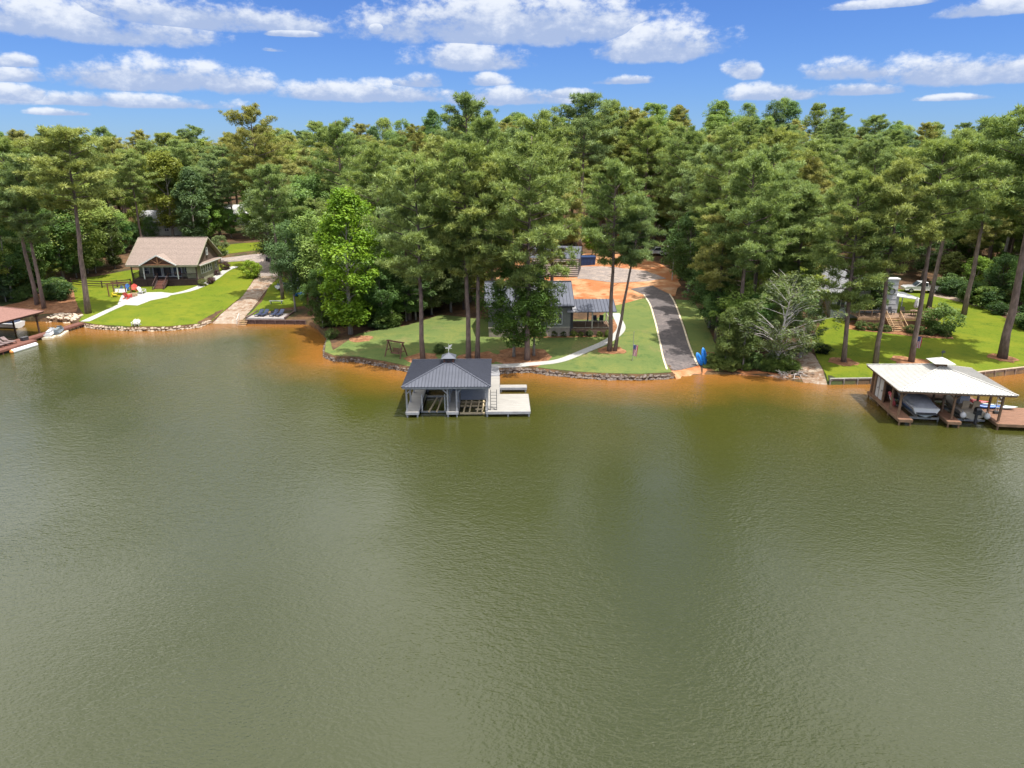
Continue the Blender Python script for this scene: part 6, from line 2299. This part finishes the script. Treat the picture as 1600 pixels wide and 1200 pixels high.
def flag(px, py, h, label, pole_h, fz, rz=0.0):
    g0 = G(px, py)
    t = thing('flag', label, 'flag', (g0.x, g0.y, g0.z), rz)
    MB().cyl(0, 0, -.2, pole_h, .028, n=8).build('flagpole', galv, t)
    # hanging cloth with stripes as separate bands, canton at the top
    W, H = .42 * h, h
    red, wht, blu = mat('flag_red', (.42, .03, .05), .8, .1, 4), mat('flag_white', (.52, .52, .52), .8, .05, 4), mat('flag_blue', (.03, .05, .18), .8, .1, 4)
    def fold(u, v): return (.03 + W * u * (1 - .25 * v), .07 * math.sin(u * 9 + v * 3), fz - H * v - .12 * u)
    def patch(u0, u1, v0, v1, m, nm, dy=0.0):
        k = MB()
        rows = []
        n = 8
        for j in range(n + 1):
            v = v0 + (v1 - v0) * j / n
            rows.append([Vector(fold(u0 + (u1 - u0) * i / n, v)) + Vector((0, dy, 0)) for i in range(n + 1)] + [Vector(fold(u0 + (u1 - u0) * i / n, v)) + Vector((0, dy + .012, 0)) for i in range(n, -1, -1)])
        k.loft(rows).build(nm, m, cl)
    cl = MB().beam((0, 0, fz), (W * .3, .0, fz - .05), .03).build('cloth', wht, t)
    for i in range(7):
        patch(i / 7, (i + .98) / 7, .42 if i < 4 else 0, 1, red if i % 2 == 0 else wht, 'stripe')
    patch(0, .56, 0, .415, blu, 'canton')
    st = MB()
    for a in range(4):
        for b in range(4):
            q = Vector(fold(.07 + a * .135, .05 + b * .1)) + Vector((0, -.012, 0))
            st.box(q.x, q.y, q.z, .03, .012, .03)
    st.build('star', wht, cl)
    return t


flag(988, 564, 1.35, 'american flag hanging on a slim pole on the middle lawn', 3.6, 2.0)
flag(1429, 553, 1.4, 'american flag hanging on a slim pole on the right lawn', 2.4, 2.2)
g0 = G(1050, 438)
up = thing('utility_pole', 'slim pale utility pole beside the clay yard', 'pole', (g0.x, g0.y, g0.z - .3))
MB().cyl(0, 0, 0, top_height(g0, 382) + .3, .09, .07, 10).build('pole', mat('pale_pole', (.36, .36, .35), .8, .1, 3), up)
MB().tube([(0, 0, top_height(g0, 384)), (-.9, 0, top_height(g0, 383) + .15)], .05, 6).build('lamp_arm', galv, up)
MB().ball((-1.1, 0, top_height(g0, 383) + .1), .2, .5).build('lamp_head', galv, up)
g0 = G(887, 417)
dm = thing('waste_container', 'dark blue steel waste container beside the unfinished garage', 'container', (g0.x + 3.0, g0.y, g0.z + .05), R(2))
blue_steel = mat('navy_steel', (.022, .045, .12), .5, .2, 2)
MB().loft([[(x, y, z) for x, z in ((-2.3, .1), (-2.45, 1.75), (2.45, 1.75), (2.3, .1))] for y in (0, 2.3)]).build('bin', blue_steel, dm)
for i in range(8):
    x = -2.1 + i * .6
    MB().bx(x - .05, x + .05, -.07, -.003, .12, 1.68).build('rib', blue_steel, dm)
MB().bx(-2.5, 2.5, -.08, 2.38, 1.752, 1.86).build('top_rim', blue_steel, dm)
# blue kayaks on end beside the driveway
for i, (px, py, L, ln, lab) in enumerate(((1092, 571, 1.7, -22, 'shorter bright blue kayak propped on the bank beside the driveway'), (1099, 569, 2.1, -6, 'taller bright blue kayak propped upright beside the driveway'))):
    g0 = G(px, py)
    t = thing('kayak', lab, 'kayak', (g0.x, g0.y, g0.z + L * .46), 0, 'blue kayaks beside the driveway')
    rg = []
    for k in range(13):
        s = k / 12
        f = max(.05, math.sin(math.pi * s) ** .55)
        rg.append([(0.36 * f * math.cos(a), .14 * f * math.sin(a), L * (s - .5)) for a in [2 * math.pi * j / 10 for j in range(10)]])
    MB().loft(rg).build('hull', mat('bright_blue_plastic', (.02, .20, .62), .35, .06, 1, spec=.5), t, smooth=True)
    MB().bx(-.03, .03, -.20, -.155, -L * .35, L * .35).build('keel_strip', mat('bright_blue_dark', (.015, .12, .42), .4, .06, 1), t)
    t.rotation_euler = (R(-14), R(ln), R(15))
g0 = G(1112, 566)
rk = thing('kayak_rack', 'rough brown timber rack behind the blue kayaks', 'rack', (g0.x, g0.y + .4, g0.z))
for x in (-.7, .7):
    for y in (-.3, .3):
        MB().bx(x - .05, x + .05, y - .05, y + .05, -.2, 1.2).build('post', timber_red, rk)
for z in (.4, 1.0):
    for y in (-.3, .3):
        MB().bx(-.9, .9, y - .1, y - .052, z - .06, z + .06).build('rail', timber_red, rk)
# steps on the left of the white house
g0 = G(1304, 497)
hs = thing('garden_steps', 'new timber steps with handrail left of the white house', 'steps', (g0.x, g0.y + 2.4, g0.z - .05), R(-10))
stairs(hs, 0, 0, 1.5, 0, 1.5, new_wood, new_wood, n=8, run=.3)
MB().bx(-.8, .8, 0, .8, 1.4, 1.5).build('landing', new_wood, hs)
for x in (-.7, .7):
    MB().bx(x - .06, x + .06, .6, .72, -.3, 1.4).build('landing_post', new_wood, hs)
# dead snag and driftwood
g0 = G(1553, 470)
sn = thing('dead_tree', 'bare silver-grey dead treetop standing in the right wood', 'tree', (g0.x * 1.16, g0.y * 1.16, gz(g0.x * 1.16, g0.y * 1.16) - .2))
H = top_height(sn.location, 212)
MB().tube([(0, 0, 0), (.1, 0, H * .5), (0, .1, H)], [.28, .18, .03], 8).build('trunk', bark_bare, sn)
for i in range(14):
    z = H * rb.uniform(.62, .96)
    a = rb.uniform(0, 6.28)
    L = rb.uniform(1.2, 3.0) * (1.2 - z / H)
    MB().tube([(0, 0, z), (L * 1.4 * math.cos(a), L * 1.4 * math.sin(a), z + L)], [.06, .015], 5).build('branch', bark_bare, sn)
bp = thing('brush_pile', 'tangle of dead grey branches at the water beside the right boat ramp', 'branches', tuple(G(1238, 590)))
for i in range(34):
    a, L = rb.uniform(0, 6.28), rb.uniform(.6, 2.2)
    p0 = Vector((rb.uniform(-1.4, 1.6), rb.uniform(-.7, 1.0), rb.uniform(-.05, .3)))
    p1 = p0 + Vector((math.cos(a) * L, math.sin(a) * L * .6, rb.uniform(-.1, .7)))
    MB().tube([p0, p0.lerp(p1, .5) + Vector((0, 0, .1)), p1], [.045, .03, .012], 5).build('branch', bark_bare if i % 3 else wall_wood, bp)
